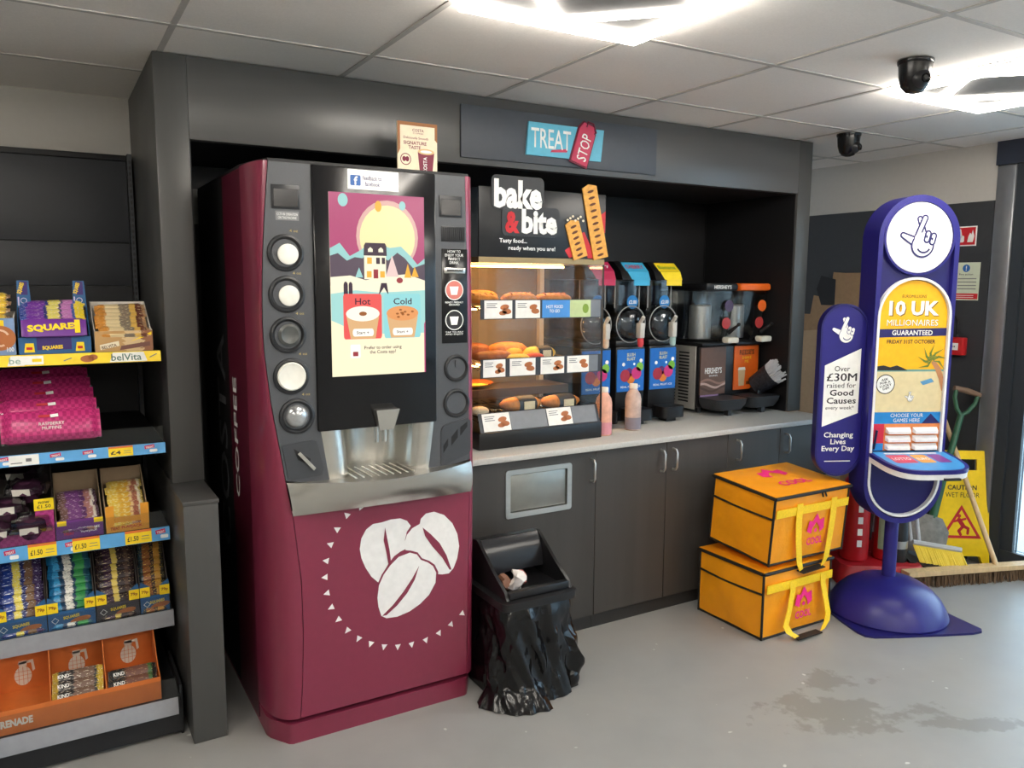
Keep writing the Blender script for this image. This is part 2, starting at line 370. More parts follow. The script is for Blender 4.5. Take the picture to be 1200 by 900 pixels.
for y in (-5.15, -3.45, -1.80): part(MB().box(3.77, 3.83, y - .04, y + .04, .121, 2.099), 'mullion', m_fr, w)
for y0, y1 in ((-5.1, -3.5), (-3.4, -1.85)): part(MB().box(3.795, 3.803, y0, y1, .121, 2.099), 'pane', MATS['door_glass'], w)
struct(MB().box(3.9, 30, -20, 20, -.12, -.04), 'floor_outside', mat('forecourt_concrete', (178, 180, 178), .8, nscale=3))
struct(MB().box(14, 14.3, -20, 20, -.04, 1.1), 'wall_outside', mat('far_rendered_wall', (196, 202, 206), .8, nscale=2))
# ================================================================== COUNTER
m_door = mat('cabinet_door_dark_oak', (62, 59, 56), .45, noise=.14, nscale=16, stretch=(1, 1, .05))
m_kick = mat('kick_board', (44, 43, 42), .5); m_steel = mat('brushed_steel', (190, 190, 186), .3, metal=.85, noise=.08, nscale=30, stretch=(.08, 1, 1))
m_worktop = mat('worktop_speckled_grey', (186, 186, 182), .4, noise=.09, nscale=140)
solo(MB().bbox(.80, 2.856, -.228, .65, .7905, .815, .003).bbox(2.8565, 2.93, -.228, -.002, .7905, .815, .003), 'worktop', m_worktop, 'pale speckled grey worktop with thin square edge', 'worktop')
def handle(px, x, z0, z1, parent):
    y = -.2065
    part(MB().tube([(x, y + .002, z0), (x, y - .022, z0 + .004), (x, y - .03, z0 + .016), (x, y - .03, z1 - .016), (x, y - .022, z1 - .004), (x, y + .002, z1)], .0052, 8), 'handle', m_steel, parent, 'slim steel bow handle')
def cabinet(x0, x1, doors, label, flap=False):
    t = root('base_cabinet', label, 'cabinet', ((x0 + x1) / 2, .2, 0), group='base cabinets under the worktop')
    part(MB().box(x0 + .001, x1 - .001, -.185, .645, .062, .789), 'carcass', m_kick, t)
    part(MB().box(x0 + .001, x1 - .001, -.19, -.175, 0, .0615), 'kick_board', m_kick, t)
    for (a, c, hx) in doors:
        if flap:
            # the door has a real opening for the flap
            dm = MB().box(a + .0015, 1.030, -.2065, -.1855, .064, .788).box(1.303, c - .0015, -.2065, -.1855, .064, .788).box(1.030, 1.303, -.2065, -.1855, .064, .575).box(1.030, 1.303, -.2065, -.1855, .732, .788)
            dd = part(dm, 'door', m_door, t)
        else:
            dd = part(MB().bbox(a + .0015, c - .0015, -.2065, -.1855, .064, .788, .0012, 1), 'door', m_door, t)
        handle(0, hx, .658, .755, dd)
    return t
c1 = cabinet(.80, 1.449, [(.80, 1.449, 1.423)], 'dark wood base cabinet with steel waste flap behind the swing bin', True)
fb = MB()
out = rrect(1.008, .554, 1.324, .75, .012); inn = rrect(1.030, .576, 1.302, .730, .006)
n = len(out); fb.add([(a, -.2105, z) for a, z in out] + [(a, -.2105, z) for a, z in inn] + [(a, -.2066, z) for a, z in out] + [(a, -.198, z) for a, z in inn],
       [(i, (i + 1) % n, n + (i + 1) % n, n + i) for i in range(n)] + [(i, (i + 1) % n, 2 * n + (i + 1) % n, 2 * n + i) for i in range(n)] + [(n + i, n + (i + 1) % n, 3 * n + (i + 1) % n, 3 * n + i) for i in range(n)])
part(fb, 'flap_frame', m_steel, c1, 'steel frame of waste flap'); part(MB().bbox(1.033, 1.299, -.203, -.197, .579, .727, .002), 'flap', mat('dull_steel', (150, 150, 144), .38, metal=.8, noise=.08, nscale=20), c1, 'dull steel flap')
cabinet(1.449, 2.216, [(1.449, 1.84, 1.806), (1.84, 2.216, 1.876)], 'dark wood two-door base cabinet beside the orange bags')
cabinet(2.216, 2.93, [(2.216, 2.57, 2.275), (2.57, 2.93, 2.61)], 'dark wood base cabinet behind the orange bags')

# ================================================================== TREAT SIGN
t = root('treat_sign', 'blue and pink treat sign on the slate fascia board', 'sign', (1.4, -.02, 2.0))
sk = lambda x0, x1, z0, z1: [(x0, z0), (x1 - .014, z0 - .0), (x1, z1), (x0 + .012, z1)]
m_skyb = mat('sign_sky_blue', (92, 180, 208), .45); m_pink = mat('sign_raspberry', (196, 44, 84), .45); m_maro = mat('sign_maroon_edge', (110, 20, 50), .5)
part(MB().py(sk(1.206, 1.596, 2.006, 2.138), -.022, -.0125), 'backing_board', m_skyb, t, 'sky blue board')
fr = Fr((0, -.022, 0))
text(t, 'TREAT', fr, 1.228, 2.038, .196, .078, white, 2, .008)
art(t, 'underline', m_pink, fr, [[(1.322, 2.024), (1.405, 2.03), (1.41, 2.044), (1.33, 2.034)]], 1)
tg = [(-.042, -.085), (.042, -.085), (.042, .055), (.026, .085), (-.026, .085), (-.042, .055)]
tr = lambda p: rotp([(1.487 + a, 2.070 + b) for a, b in p], -.30, (1.487, 2.070))
big = tr([(a * 1.14, b * 1.08) for a, b in tg])
part(MB().py(big, -.026, -.0222), 'tag_outline', m_maro, t); part(MB().py(tr(tg), -.030, -.0262), 'tag', m_pink, t, 'raspberry pink price tag')
text(t, 'STOP', Fr((0, -.030, 0)), 1.487 - .056, 2.058 - .027, .112, .050, white, 2, .006, rot=PI / 2 - .30)
lp = MB(); c0 = rotp([(1.487, 2.155)], -.30, (1.487, 2.07))[0]
lp.tube([(c0[0] - .012, -.028, c0[1] - .01), (c0[0] - .004, -.028, c0[1] + .012), (c0[0] + .024, -.028, c0[1] + .006), (c0[0] + .038, -.028, c0[1] - .03), (c0[0] + .026, -.028, c0[1] - .036)], .004, 6)
part(lp, 'tag_loop', m_maro, t)

# ================================================================== SECURITY CAMERAS
m_cam = mat('camera_black', (15, 15, 17), .22); m_lens = mat('lens_glass', (8, 8, 10), .08)
def dome(x, y, s, label, turn):
    t = root('security_camera', label, 'camera', (x, y, H - .0005), turn, 'dome cameras on the ceiling', True)
    part(MB().lathe([(.058 * s, -.012 * s), (.06 * s, -.006 * s), (.06 * s, 0)], seg=28), 'base_plate', m_cam, t)
    part(MB().lathe([(.012 * s, -.112 * s), (.03 * s, -.106 * s), (.043 * s, -.09 * s), (.052 * s, -.06 * s), (.056 * s, -.0125 * s)], seg=28), 'housing', m_cam, t)
    part(MB().sphere((0, -.026 * s, -.066 * s), .036 * s, 20, 12), 'eyeball', mat('eyeball_black', (34, 34, 37), .3), t)
    part(MB().lathe([(.016 * s, 0), (.016 * s, .006 * s), (.013 * s, .006 * s), (.010 * s, .002 * s)], (0, -.058 * s, -.072 * s), 20, 'y'), 'lens', m_lens, t)
    return t
dome(1.984, -1.19, .93, 'larger black dome camera beside the right ceiling light', -.35)
dome(2.905, -.249, .95, 'smaller far black dome camera near the alcove corner', .2)
# ================================================================== COFFEE MACHINE
bean_1 = [(0.326, 0.614), (0.332, 0.649), (0.349, 0.677), (0.373, 0.692), (0.405, 0.693), (0.435, 0.698), (0.47, 0.697), (0.494, 0.685), (0.508, 0.665), (0.493, 0.646), (0.486, 0.619), (0.488, 0.587), (0.468, 0.581), (0.446, 0.569), (0.428, 0.549), (0.407, 0.521), (0.388, 0.488), (0.364, 0.513), (0.344, 0.548), (0.331, 0.582)]
slit_1 = [(0.415, 0.674), (0.422, 0.635), (0.43, 0.591), (0.435, 0.543), (0.426, 0.541), (0.419, 0.582), (0.409, 0.631)]
bean_2 = [(0.485, 0.612), (0.493, 0.636), (0.513, 0.656), (0.541, 0.667), (0.545, 0.684), (0.564, 0.7), (0.595, 0.702), (0.633, 0.685), (0.665, 0.65), (0.684, 0.609), (0.691, 0.563), (0.683, 0.52), (0.668, 0.486), (0.65, 0.471), (0.624, 0.472), (0.597, 0.479), (0.601, 0.496), (0.589, 0.515), (0.563, 0.531), (0.546, 0.541), (0.529, 0.563), (0.507, 0.578), (0.488, 0.583)]
slit_2 = [(0.551, 0.653), (0.581, 0.625), (0.615, 0.587), (0.641, 0.539), (0.66, 0.483), (0.652, 0.485), (0.624, 0.534), (0.586, 0.581), (0.56, 0.621)]
bean_3 = [(0.503, 0.572), (0.529, 0.561), (0.544, 0.539), (0.569, 0.526), (0.589, 0.509), (0.601, 0.483), (0.598, 0.447), (0.573, 0.408), (0.539, 0.382), (0.499, 0.363), (0.454, 0.354), (0.415, 0.357), (0.397, 0.369), (0.387, 0.403), (0.384, 0.435), (0.39, 0.477), (0.407, 0.511), (0.432, 0.54), (0.462, 0.564)]
slit_3 = [(0.537, 0.52), (0.511, 0.48), (0.477, 0.438), (0.438, 0.398), (0.399, 0.368), (0.416, 0.368), (0.454, 0.394), (0.491, 0.43), (0.52, 0.473)]
flags = [(0.332, 0.756), (0.285, 0.735), (0.251, 0.693), (0.228, 0.646), (0.213, 0.594), (0.208, 0.54), (0.213, 0.485), (0.226, 0.434), (0.249, 0.388), (0.279, 0.344), (0.316, 0.307), (0.358, 0.279), (0.405, 0.258), (0.455, 0.246), (0.506, 0.242), (0.56, 0.245), (0.611, 0.259), (0.658, 0.281), (0.703, 0.312)]
YF = -.43
def smat(n, c, e=.72):
    m = mat('screen_' + n, (10, 10, 10), .2, noise=0); b = m.node_tree.nodes['Principled BSDF']
    b.inputs['Emission Color'].default_value = lin(c); b.inputs['Emission Strength'].default_value = e; return m
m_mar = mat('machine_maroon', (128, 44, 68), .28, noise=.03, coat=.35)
m_mar2 = mat('machine_maroon_shaded', (86, 24, 42), .35, noise=.03, coat=.3)  # same maroon as the front, darkened: side shade put into the colour
m_gry = mat('machine_slate_grey', (74, 76, 80), .42, noise=.05, nscale=200)
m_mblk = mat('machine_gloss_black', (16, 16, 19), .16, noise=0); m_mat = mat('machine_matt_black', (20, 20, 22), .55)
m_st = mat('machine_stainless', (205, 203, 196), .26, metal=.9, noise=.06, nscale=24, stretch=(.1, 1, 1))
m_lid = mat('paper_white_lid', (228, 226, 216), .5); m_dk = mat('port_dark', (38, 39, 42), .35); m_clr = glassmat('clear_plastic', (235, 238, 238), .22, .08)
t = root('coffee_machine', 'tall maroon self-service coffee machine with lit screen and white bean emblem', 'coffee machine', (.40, .05, 0))
CM = t
edge = [(.08, .115), (.2, .125), (.378, .132), (.541, .130), (.754, .110), (.86, .092), (.95, .079), (1.046, .064), (1.12, .053), (1.204, .045), (1.28, .038), (1.359, .036), (1.46, .038), (1.561, .043), (1.66, .05), (1.75, .058), (1.84, .067)]
def xe(z):
    for (z0, a), (z1, c) in zip(edge, edge[1:]):
        if z <= z1: return a + (c - a) * max(0, (z - z0)) / (z1 - z0)
    return edge[-1][1]
mir = lambda x: .80 - x
edger = [(.08, .721), (.378, .726), (.6, .730), (.754, .734), (.86, .735), (1.0, .732), (1.3, .729), (1.6, .723), (1.84, .718)]
def xr(z):
    for (z0, a), (z1, c) in zip(edger, edger[1:]):
        if z <= z1: return a + (c - a) * max(0, (z - z0)) / (z1 - z0)
    return .718
part(MB().box(.025, .775, .04, .53, .02, 1.838), 'rear_body', m_mat, t, 'black rear part of the body')  # body turns black behind the maroon sides in one hard step
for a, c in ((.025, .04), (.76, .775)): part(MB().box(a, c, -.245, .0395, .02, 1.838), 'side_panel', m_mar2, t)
part(MB().box(.041, .759, -.19, .039, .05, 1.83), 'inner_chassis', m_mat, t)
part(MB().pz([(.026, .53), (.026, -.24), (.068, -.425), (.732, -.425), (.774, -.24), (.774, .53)], 1.8385, 1.848), 'top_cover', m_mat, t)
for side in (0, 1):
    rings = []
    for z, x in edge:
        ring = []
        A = (.025, -.246); Bq = (.025, YF + .004); Cq = ((.80 - xr(z)) if side else x, YF); x = Cq[0]
        for k in range(11):
            q = k / 10; w0, w1, w2 = (1 - q) ** 2, 2 * q * (1 - q), q * q
            ring.append((A[0] * w0 + Bq[0] * w1 + Cq[0] * w2, A[1] * w0 + Bq[1] * w1 + Cq[1] * w2))
        ring += [(x, YF + .03), (.041, -.246)]
        rings.append([((mir(a) if side else a), c, z) for a, c in ring])
    part(MB().loft(rings), 'corner_wing', m_mar, t, 'curved maroon corner panel', smooth=50)
# plinth
part(MB().pz([(.028, .5), (.028, -.335), (.036, -.36), (.078, -.425), (.09, -.432), (.71, -.432), (.722, -.425), (.764, -.36), (.772, -.335), (.772, .5)], 0, .066), 'plinth', m_mar, t)
# lower door
zs = [.082, .2, .3, .378, .45, .541, .65, .70, .74, .765]
part(MB().py([(xe(z) + .002, z) for z in zs] + [(xr(z) - .002, z) for z in reversed(zs)], YF - .001, YF + .03), 'lower_door', m_mar, t, 'maroon lower door')
fr = Fr((0, YF - .001, 0)); m_emb = mat('emblem_white', (232, 230, 228), .5)
em = art(t, 'bean_emblem', m_emb, fr, [bean_1], 1); ORG[em] = ORG[t]
art(em, 'bean', m_emb, fr, [bean_2], 1); 
bcx = sum(p[0] for p in bean_3) / len(bean_3); bcz = sum(p[1] for p in bean_3) / len(bean_3)
art(em, 'outline', m_mar, fr, [[(bcx + (a - bcx) * 1.07, bcz + (c - bcz) * 1.07) for a, c in bean_3]], 2)
art(em, 'bean', m_emb, fr, [bean_3], 3)
art(em, 'slit', m_mar, fr, [slit_1, slit_2, slit_3], 4)
tris = []
for (x, z) in flags:
    a = math.atan2(z - .53, x - .475); tris.append([(x + .013 * math.cos(a + d), z + .013 * math.sin(a + d)) for d in (0, 2.2, -2.2)])
for q in tris: art(em, 'flag', m_emb, fr, [q], 1)
# control panels left and right
for side in (0, 1):
    zz = [.872, .95, 1.046, 1.12, 1.204, 1.28, 1.359, 1.46, 1.561, 1.66, 1.75, 1.838]
    inner = [(.194, 1.838), (.198, 1.3), (.206, 1.018), (.232, .845)]
    poly = [((mir(xr(z)) if side else xe(z)) + .002, z) for z in zz] + inner
    if side: poly = [(mir(a), c) for a, c in poly]
    part(MB().py(poly, YF - .002, YF + .03), 'control_panel', m_gry, t, 'slate grey strip with ports')
# black display panel, screen
dp = part(MB().bbox(.195, .604, YF - .012, YF + .02, 1.018, 1.838, .006), 'display_panel', m_mblk, t, 'glossy black display panel')
sx0, sx1, sz0, sz1 = .244, .561, 1.190, 1.760
sc = part(MB().box(sx0, sx1, YF - .0130, YF - .0121, sz0, sz1), 'screen', smat('cream_base', (244, 232, 196)), t, 'lit touchscreen with snowy scene')
fr = Fr((sx0, YF - .0130, sz0)); sw, sh = sx1 - sx0, sz1 - sz0
def E_(n, c, e=.72): return smat(n, c, e)
def sa(name, m, polys, l): return art(sc, name, m, fr, [[(a * sw, c * sh) for a, c in p] for p in polys], l)
mtn = [(0, .52), (0, .70), (.10, .73), (.2, .66), (.3, .69), (.42, .735), (.5, .73), (.62, .71), (.74, .72), (.84, .67), (.92, .62), (1, .655), (1, .52)]
sa('evening_sky', E_('plum', (172, 72, 112)), [rect(0, .50, 1, 1)], 1)
sa('moon_glow', E_('halo', (214, 170, 160)), [circ(.60, .77, .33, .20)], 2)
sa('moon', E_('moon', (240, 226, 168)), [circ(.60, .765, .295, .178)], 3)
sa('snow_caps', E_('ice', (150, 200, 196)), [mtn, circ(.14, .96, .05, .035), circ(.76, .945, .035, .025)], 4)
sa('mountains', E_('slate', (88, 74, 86)), [[(0, .50), (0, .66), (.08, .675), (.17, .635), (.25, .655), (.33, .65), (.42, .69), (.6, .64), (.70, .685), (.78, .655), (.87, .60), (1, .625), (1, .50)]], 5)
sa('snow_field', E_('cream', (244, 234, 204)), [[(0, .40), (0, .545), (.2, .555), (.36, .53), (.6, .555), (.8, .565), (1, .53), (1, .40)]], 6)
sa('frozen_lake', E_('lake', (158, 208, 202)), [[(0, .31), (0, .455), (.25, .475), (.5, .462), (1, .475), (1, .23), (.5, .23), (.12, .28)]], 7)
sa('house_wall', E_('cream', (244, 234, 204)), [rect(.345, .535, .575, .665)], 8)
sa('house_roof', E_('dark', (62, 46, 60)), [[(.34, .665), (.345, .72), (.36, .735), (.565, .735), (.58, .72), (.585, .665)], rect(.47, .62, .51, .655), rect(.53, .62, .565, .655)], 9)
sa('house_windows', E_('amber', (232, 172, 60)), [rect(.37, .545, .42, .58), rect(.51, .545, .56, .58), rect(.375, .62, .425, .655), [(.85, .545), (.81, .545), (.77, .545), (.81, .625)], [(.89, .55), (.85, .55), (.885, .61), (.93, .55)], circ(.5, .935, .035, .03)], 10)
sa('house_door', E_('brick', (150, 52, 62)), [rect(.44, .54, .49, .59)], 10)
sa('sledge', E_('brick', (150, 52, 62)), [circ(.72, .53, .035, .016)], 10)
sa('dormers', E_('cream', (244, 234, 204)), [[(.385, .685), (.435, .685), (.435, .70), (.41, .712), (.385, .70)], [(.495, .685), (.545, .685), (.545, .70), (.52, .712), (.495, .70)]], 11)
sa('fir_trees', E_('ice', (150, 200, 196)), [[(.25, .545), (.33, .545), (.29, .60)]], 10)
sa('striped_tree', E_('blush', (226, 196, 190)), [[(.57, .55), (.71, .55), (.64, .67)]], 9)
sa('figures', E_('dark', (62, 46, 60)), [caps((.15, .45), (.15, .50), .022), caps((.20, .45), (.20, .50), .02), [(.49, .445), (.52, .515), (.58, .515), (.60, .445), (.55, .49)]], 9)
for nm, x0, cname, colr in (('Hot', .12, 'coral', (226, 88, 84)), ('Cold', .545, 'aqua', (142, 206, 208))):
    sa('drink_button', E_(cname, colr), [rrect(x0, .205, x0 + .40, .455, .02)], 12)
    sa('coffee_cup', E_('latte', (214, 170, 120)), [[(x0 + .03, .33), (x0 + .37, .33), (x0 + .33, .207), (x0 + .07, .207)]], 13)
    sa('coffee_foam', E_('foam' if nm == 'Hot' else 'crumb', (246, 238, 220) if nm == 'Hot' else (222, 150, 92)), [circ(x0 + .2, .345, .175, .042)], 14)
    sa('foam_swirl', E_('caramel', (150, 90, 46)), [circ(x0 + .2, .345, .04, .012)] if nm == 'Hot' else [circ(x0 + .2 + .13 * math.cos(k * 2.4) * (k / 9), .345 + .03 * math.sin(k * 2.4) * (k / 9), .018, .006, 6) for k in range(9)], 15)
    sa('start_pill', E_('pill', (250, 246, 232)), [rrect(x0 + .09, .22, x0 + .31, .262, .02)], 16)
    ink = E_('ink', (74, 44, 62), .6)
    text(sc, nm, fr, (x0 + (.12 if nm == 'Hot' else .1)) * sw, .395 * sh, (.16 if nm == 'Hot' else .2) * sw, .036 * sh, ink, 17, .012)
    text(sc, 'Start +', fr, (x0 + .13) * sw, .232 * sh, .13 * sw, .017 * sh, ink, 17, .01)
sa('ticker', E_('plum', (172, 72, 112)), [[(.985, 0), (1, 0), (1, .3), (.985, .28)]], 12)
sa('phone_card', E_('pill', (250, 246, 232)), [rrect(.185, .10, .29, .175, .01)], 12)
sa('phone_logo', E_('brick', (150, 52, 62)), [rrect(.21, .11, .265, .135, .005)], 13)
text(sc, 'Prefer to order using\nthe Costa app?', fr, .33 * sw, .115 * sh, .40 * sw, .05 * sh, ink, 13, .012)
# sticker at the top
fr2 = Fr((0, YF - .012, 0))
sk_ = art(t, 'sticker', white, fr2, [rect(.306, 1.772, .474, 1.842 - .01)], 1)
art(sk_, 'blue_badge', mat('badge_blue', (52, 96, 160), .5), fr2, [rrect(.314, 1.783, .348, 1.815, .004)], 2)
text(sk_, 'f', fr2, .326, 1.785, .012, .026, white, 3, .02); text(sk_, 'feedback to\nfacebook', fr2, .355, 1.783, .062, .032, navy, 2, .015)
# camera windows
for cx in (.118, .664):
    part(MB().bbox(cx - .044, cx + .040, YF - .006, YF - .0021, 1.702, 1.772, .003), 'camera_surround', m_dk, t); part(MB().bbox(cx - .038, cx + .034, YF - .0075, YF - .0061, 1.708, 1.760, .0006, 1), 'camera_window', m_mblk, t)
art(t, 'notice_label', grey, Fr((0, YF - .002, 0)), [rect(.085, 1.668, .155, 1.695)], 1); text(t, 'CCTV IN OPERATION\nON THIS MACHINE', Fr((0, YF - .002, 0)), .089, 1.672, .062, .018, white, 2, .01)
# speaker grille
gr = part(MB().bbox(.628, .716, YF - .005, YF - .0021, 1.622, 1.672, .002), 'speaker_grille', m_dk, t)
for k in range(11): part(MB().box(.633 + k * .0075, .6365 + k * .0075, YF - .0075, YF - .0051, 1.626, 1.668), 'slat', m_mat, gr)
# instruction strip with reader
isx = part(MB().bbox(.628, .724, YF - .0045, YF - .0021, 1.282, 1.598, .002), 'instruction_panel', m_mblk, t)
fr3 = Fr((0, YF - .0045, 0))
text(isx, 'HOW TO\nENJOY YOUR\nPERFECT\nDRINK', fr3, .640, 1.548, .068, .046, white, 2, .012)
part(MB().bbox(.634, .714, YF - .010, YF - .0046, 1.516, 1.536, .003), 'card_reader', m_st, isx, 'steel card slot'); part(MB().box(.644, .704, YF - .0108, YF - .0101, 1.523, 1.529), 'slot', m_mat, isx)
for cz, c_, lab in ((1.461, (196, 110, 100), 'READY FRESHLY\nGROUND'), (1.36, (30, 30, 32), 'TAP TO PAY\nAND ENJOY')):
    art(isx, 'step_ring', white, fr3, [circ(.674, cz, .034)], 1); art(isx, 'step_disc', mat('step_%d' % int(cz * 1000), c_, .5), fr3, [circ(.674, cz, .031)], 2)
    art(isx, 'cup_icon', white, fr3, [[(.662, cz - .016), (.684, cz - .016), (.690, cz + .012), (.656, cz + .012)]], 3); text(isx, lab, fr3, .640, cz - .052, .068, .014, white, 2, .01)
# ports
def port(x, z, R, kind, name='dispenser_port'):
    p = part(MB().lathe([(R * .70, -.012), (R * .74, .002), (R * .86, .008), (R * .97, .006), (R, 0)], (x, YF - .002, z), 32, 'y', cap=False), name, m_dk, t, 'round port with dark bezel')
    part(MB().lathe([(.001, -.010), (R * .72, -.010)], (x, YF - .002, z), 32, 'y', cap=False), 'port_back', m_mat, p)
    if kind == 'lid':
        part(MB().lathe([(.028, -.008), (.031, .0), (.031, .006), (.027, .008), (.001, .007)], (x + .006, YF - .002, z - .004), 28, 'y'), 'cup_lid', m_lid, p, 'white paper cup lid')
    elif kind == 'bare':
        part(MB().lathe([(.040, -.008), (.044, .0), (.044, .008), (.040, .012), (.034, .009), (.001, .009)], (x, YF - .002, z), 32, 'y'), 'cup_lid', m_lid, p, 'white cup lid filling the port')
    elif kind == 'dark':
        part(MB().lathe([(.032, -.008), (.034, .004), (.026, .010), (.018, .006), (.001, .006)], (x + .004, YF - .002, z), 28, 'y'), 'cup_lid', mat('smoked_plastic', (84, 86, 84), .3), p)
    elif kind == 'clear':
        part(MB().sphere((x, YF - .002, z), (.036, .022, .036), 20, 12), 'dome_lid', mat('shiny_clear_plastic', (170, 172, 174), .12, metal=.55, noise=.3, nscale=45), p, 'shiny clear dome lid')
    elif kind == 'scoop':
        part(MB().box(x - .004, x + .006, YF - .006, YF + .004, z + .004, z + .028), 'lever', m_gry, p)
    return p
for (x, z), k in zip([(.112, 1.572), (.112, 1.448), (.112, 1.325), (.118, 1.198), (.132, 1.073)], ['lid', 'lid', 'dark', 'bare', 'clear']): port(x, z, .056, k)
for k, z in enumerate((1.634, 1.508, 1.386, 1.262, 1.136)):
    text(t, '4 oz', Fr((0, YF - .002, 0)), .125 + k * .006, z, .026, .008, mat('gold_print', (180, 160, 100), .5), 1, .01)
port(.682, 1.196, .047, 'scoop'); port(.682, 1.075, .050, 'none')
# stirrer and sugar wells
for poly, hole in (([(.082, .985), (.175, .995), (.190, .99), (.212, .90), (.205, .878), (.11, .872), (.10, .88)], [[(.118, .972), (.170, .935), (.168, .915), (.130, .935)]]),
                   ([(.622, .868), (.622, .985), (.632, 1.0), (.722, 1.02), (.735, 1.01), (.735, .905), (.728, .893), (.632, .862)], [[(.63, .905), (.648, .93), (.648, .955), (.63, .93)], [(.66, .928), (.685, .955), (.685, .985), (.66, .958)], [(.695, .96), (.722, .99), (.722, 1.008), (.695, .99)]])):
    wp = part(MB().py(poly, YF - .005, YF - .0021), 'well_panel', mat('well_grey', (62, 64, 68), .4), t)
    for h in hole: part(MB().py(h, YF - .0058, YF - .0051), 'well_opening', m_mat, wp)
part(MB().py([(.128, .955), (.136, .962), (.185, .905), (.178, .897)], YF - .012, YF - .006), 'stirrers', m_st, t, 'bundle of pale stirrers')
# cup niche
half = [(.0, .0), (.02, -.004), (.045, -.004), (.068, .006), (.084, .028), (.092, .06), (.10, .095), (.115, .12), (.14, .135), (.17, .142), (.2, .144)]
prof = [(.206 + a, YF + c) for a, c in half] + [(.606 - a, YF + c) for a, c in reversed(half)]
part(MB().loft([[(.406 + (x - .406) * .88, y, .845) for x, y in prof], [(x, y, 1.018) for x, y in prof]], closed=False), 'cup_niche', m_st, t, 'curved stainless cup niche', smooth=60)
part(MB().box(.232, .59, YF + .01, YF + .168, 1.0185, 1.03), 'niche_ceiling', m_mat, t)
part(MB().loft([[(.392, YF - .03, 1.010), (.440, YF - .03, 1.010), (.440, YF - .012, 1.010), (.392, YF - .012, 1.010)], [(.376, YF - .045, 1.078), (.456, YF - .045, 1.078), (.456, YF - .0125, 1.078), (.376, YF - .0125, 1.078)]]), 'nozzle', m_st, t, 'steel spout block')
part(MB().tube([(.402, YF + .03, .96), (.402, YF + .03, 1.02)], .008, 10).tube([(.430, YF + .03, .96), (.430, YF + .03, 1.02)], .008, 10), 'spouts', m_st, t)
# skirt and tray
N = 20; top = []; bot = []
for k in range(N + 1):
    q = k / N; x = .094 + (.738 - .094) * q; sbul = math.sin(PI * q) ** .85
    top.append((x - (.0), YF - .004 - .095 * sbul, .866 - .004 * sbul)); bot.append((.110 + (.737 - .110) * q, YF - .004 - .03 * sbul, .757 + .006 * sbul))
sk1 = MB(); rings = []
for q in (0, .25, .5, .75, 1): rings.append([tuple(a[i] * (1 - q) + c[i] * q + (-.012 * math.sin(PI * q) if i == 1 else 0) for i in range(3)) for a, c in zip(top, bot)])
sk1.loft(rings, closed=False); part(sk1, 'steel_skirt', m_st, t, 'curved stainless apron under the cup niche', smooth=60)
trm = MB().loft([[p for p in top], [(p[0], YF + .16, .850) for p in top]], closed=False); part(trm, 'drip_tray', mat('tray_steel', (150, 148, 142), .35, metal=.8), t, 'shallow steel drip tray')
gm = MB()
for k in range(9): gm.tube([(.30 + k * .025, YF - .06, .868), (.30 + k * .025, YF + .10, .866)], .003, 6)
part(gm, 'drip_grille', m_st, t)
# side lettering
frs = Fr((.0249, 0, 0), (0, 0, 1), (0, 1, 0))
frs = Fr((.0249, .0, .0), (0, 0, 1), (0, 1, 0))
m_gt = mat('side_letter_grey', (96, 98, 102), .5)
text(t, 'COSTA', frs, .50, .11, .80, .15, m_gt, 2, .01); text(t, 'COFFEE', frs, .74, -.075, .42, .055, white, 2, .01)

# small card standing on the machine
t = root('promo_card', 'small cream counter card with a coffee cup on top of the coffee machine', 'card', (.648, -.19, 1.848))
part(MB().bbox(.572, .724, -.2, -.192, 1.848, 2.044, .001, 1), 'card', mat('card_cream', (232, 218, 190), .6), t); fr = Fr((0, -.2, 0))
art(t, 'wood_border', mat('card_brown', (150, 96, 52), .6), fr, [[(.572, 2.044), (.572, 1.93), (.582, 1.95), (.582, 2.032), (.714, 2.032), (.714, 1.99), (.724, 1.98), (.724, 2.044)]], 1)
m_cm = mat('card_maroon', (120, 26, 54), .5)
text(t, 'COSTA', fr, .628, 2.012, .044, .010, m_cm, 2, .015); text(t, 'COFFEE', fr, .630, 2.004, .040, .005, m_cm, 2); text(t, 'Deliciously Smooth', fr, .594, 1.984, .095, .011, m_cm, 2, .01); text(t, 'SIGNATURE\nTASTE.', fr, .594, 1.952, .088, .027, m_cm, 2, .02)
art(t, 'roundel', m_cm, fr, [arcband(.602, 1.916, .019, .003, 0, 2 * PI, 24), circ(.596, 1.917, .007, .009), circ(.608, 1.917, .007, .009)], 2)
cu = art(t, 'cup', m_cm, fr, [[(.658, 1.850), (.702, 1.850), (.712, 1.944), (.648, 1.944)]], 2)
art(cu, 'crema', mat('crema', (214, 180, 130), .5), fr, [circ(.680, 1.946, .032, .010)], 3); art(cu, 'foam', white, fr, [circ(.680, 1.946, .022, .005)], 4); text(cu, 'COSTA', fr, .680 - .032, 1.893, .056, .014, white, 4, .01, rot=PI / 2)
art(cu, 'beans', mat('bean_brown', (110, 50, 36), .6), fr, [circ(.70 + .013 * k, 1.856 + .004 * (k % 2), .007, .005, 10) for k in range(2)] + [circ(.642 - .012 * k, 1.856, .007, .005, 10) for k in range(2)], 3)
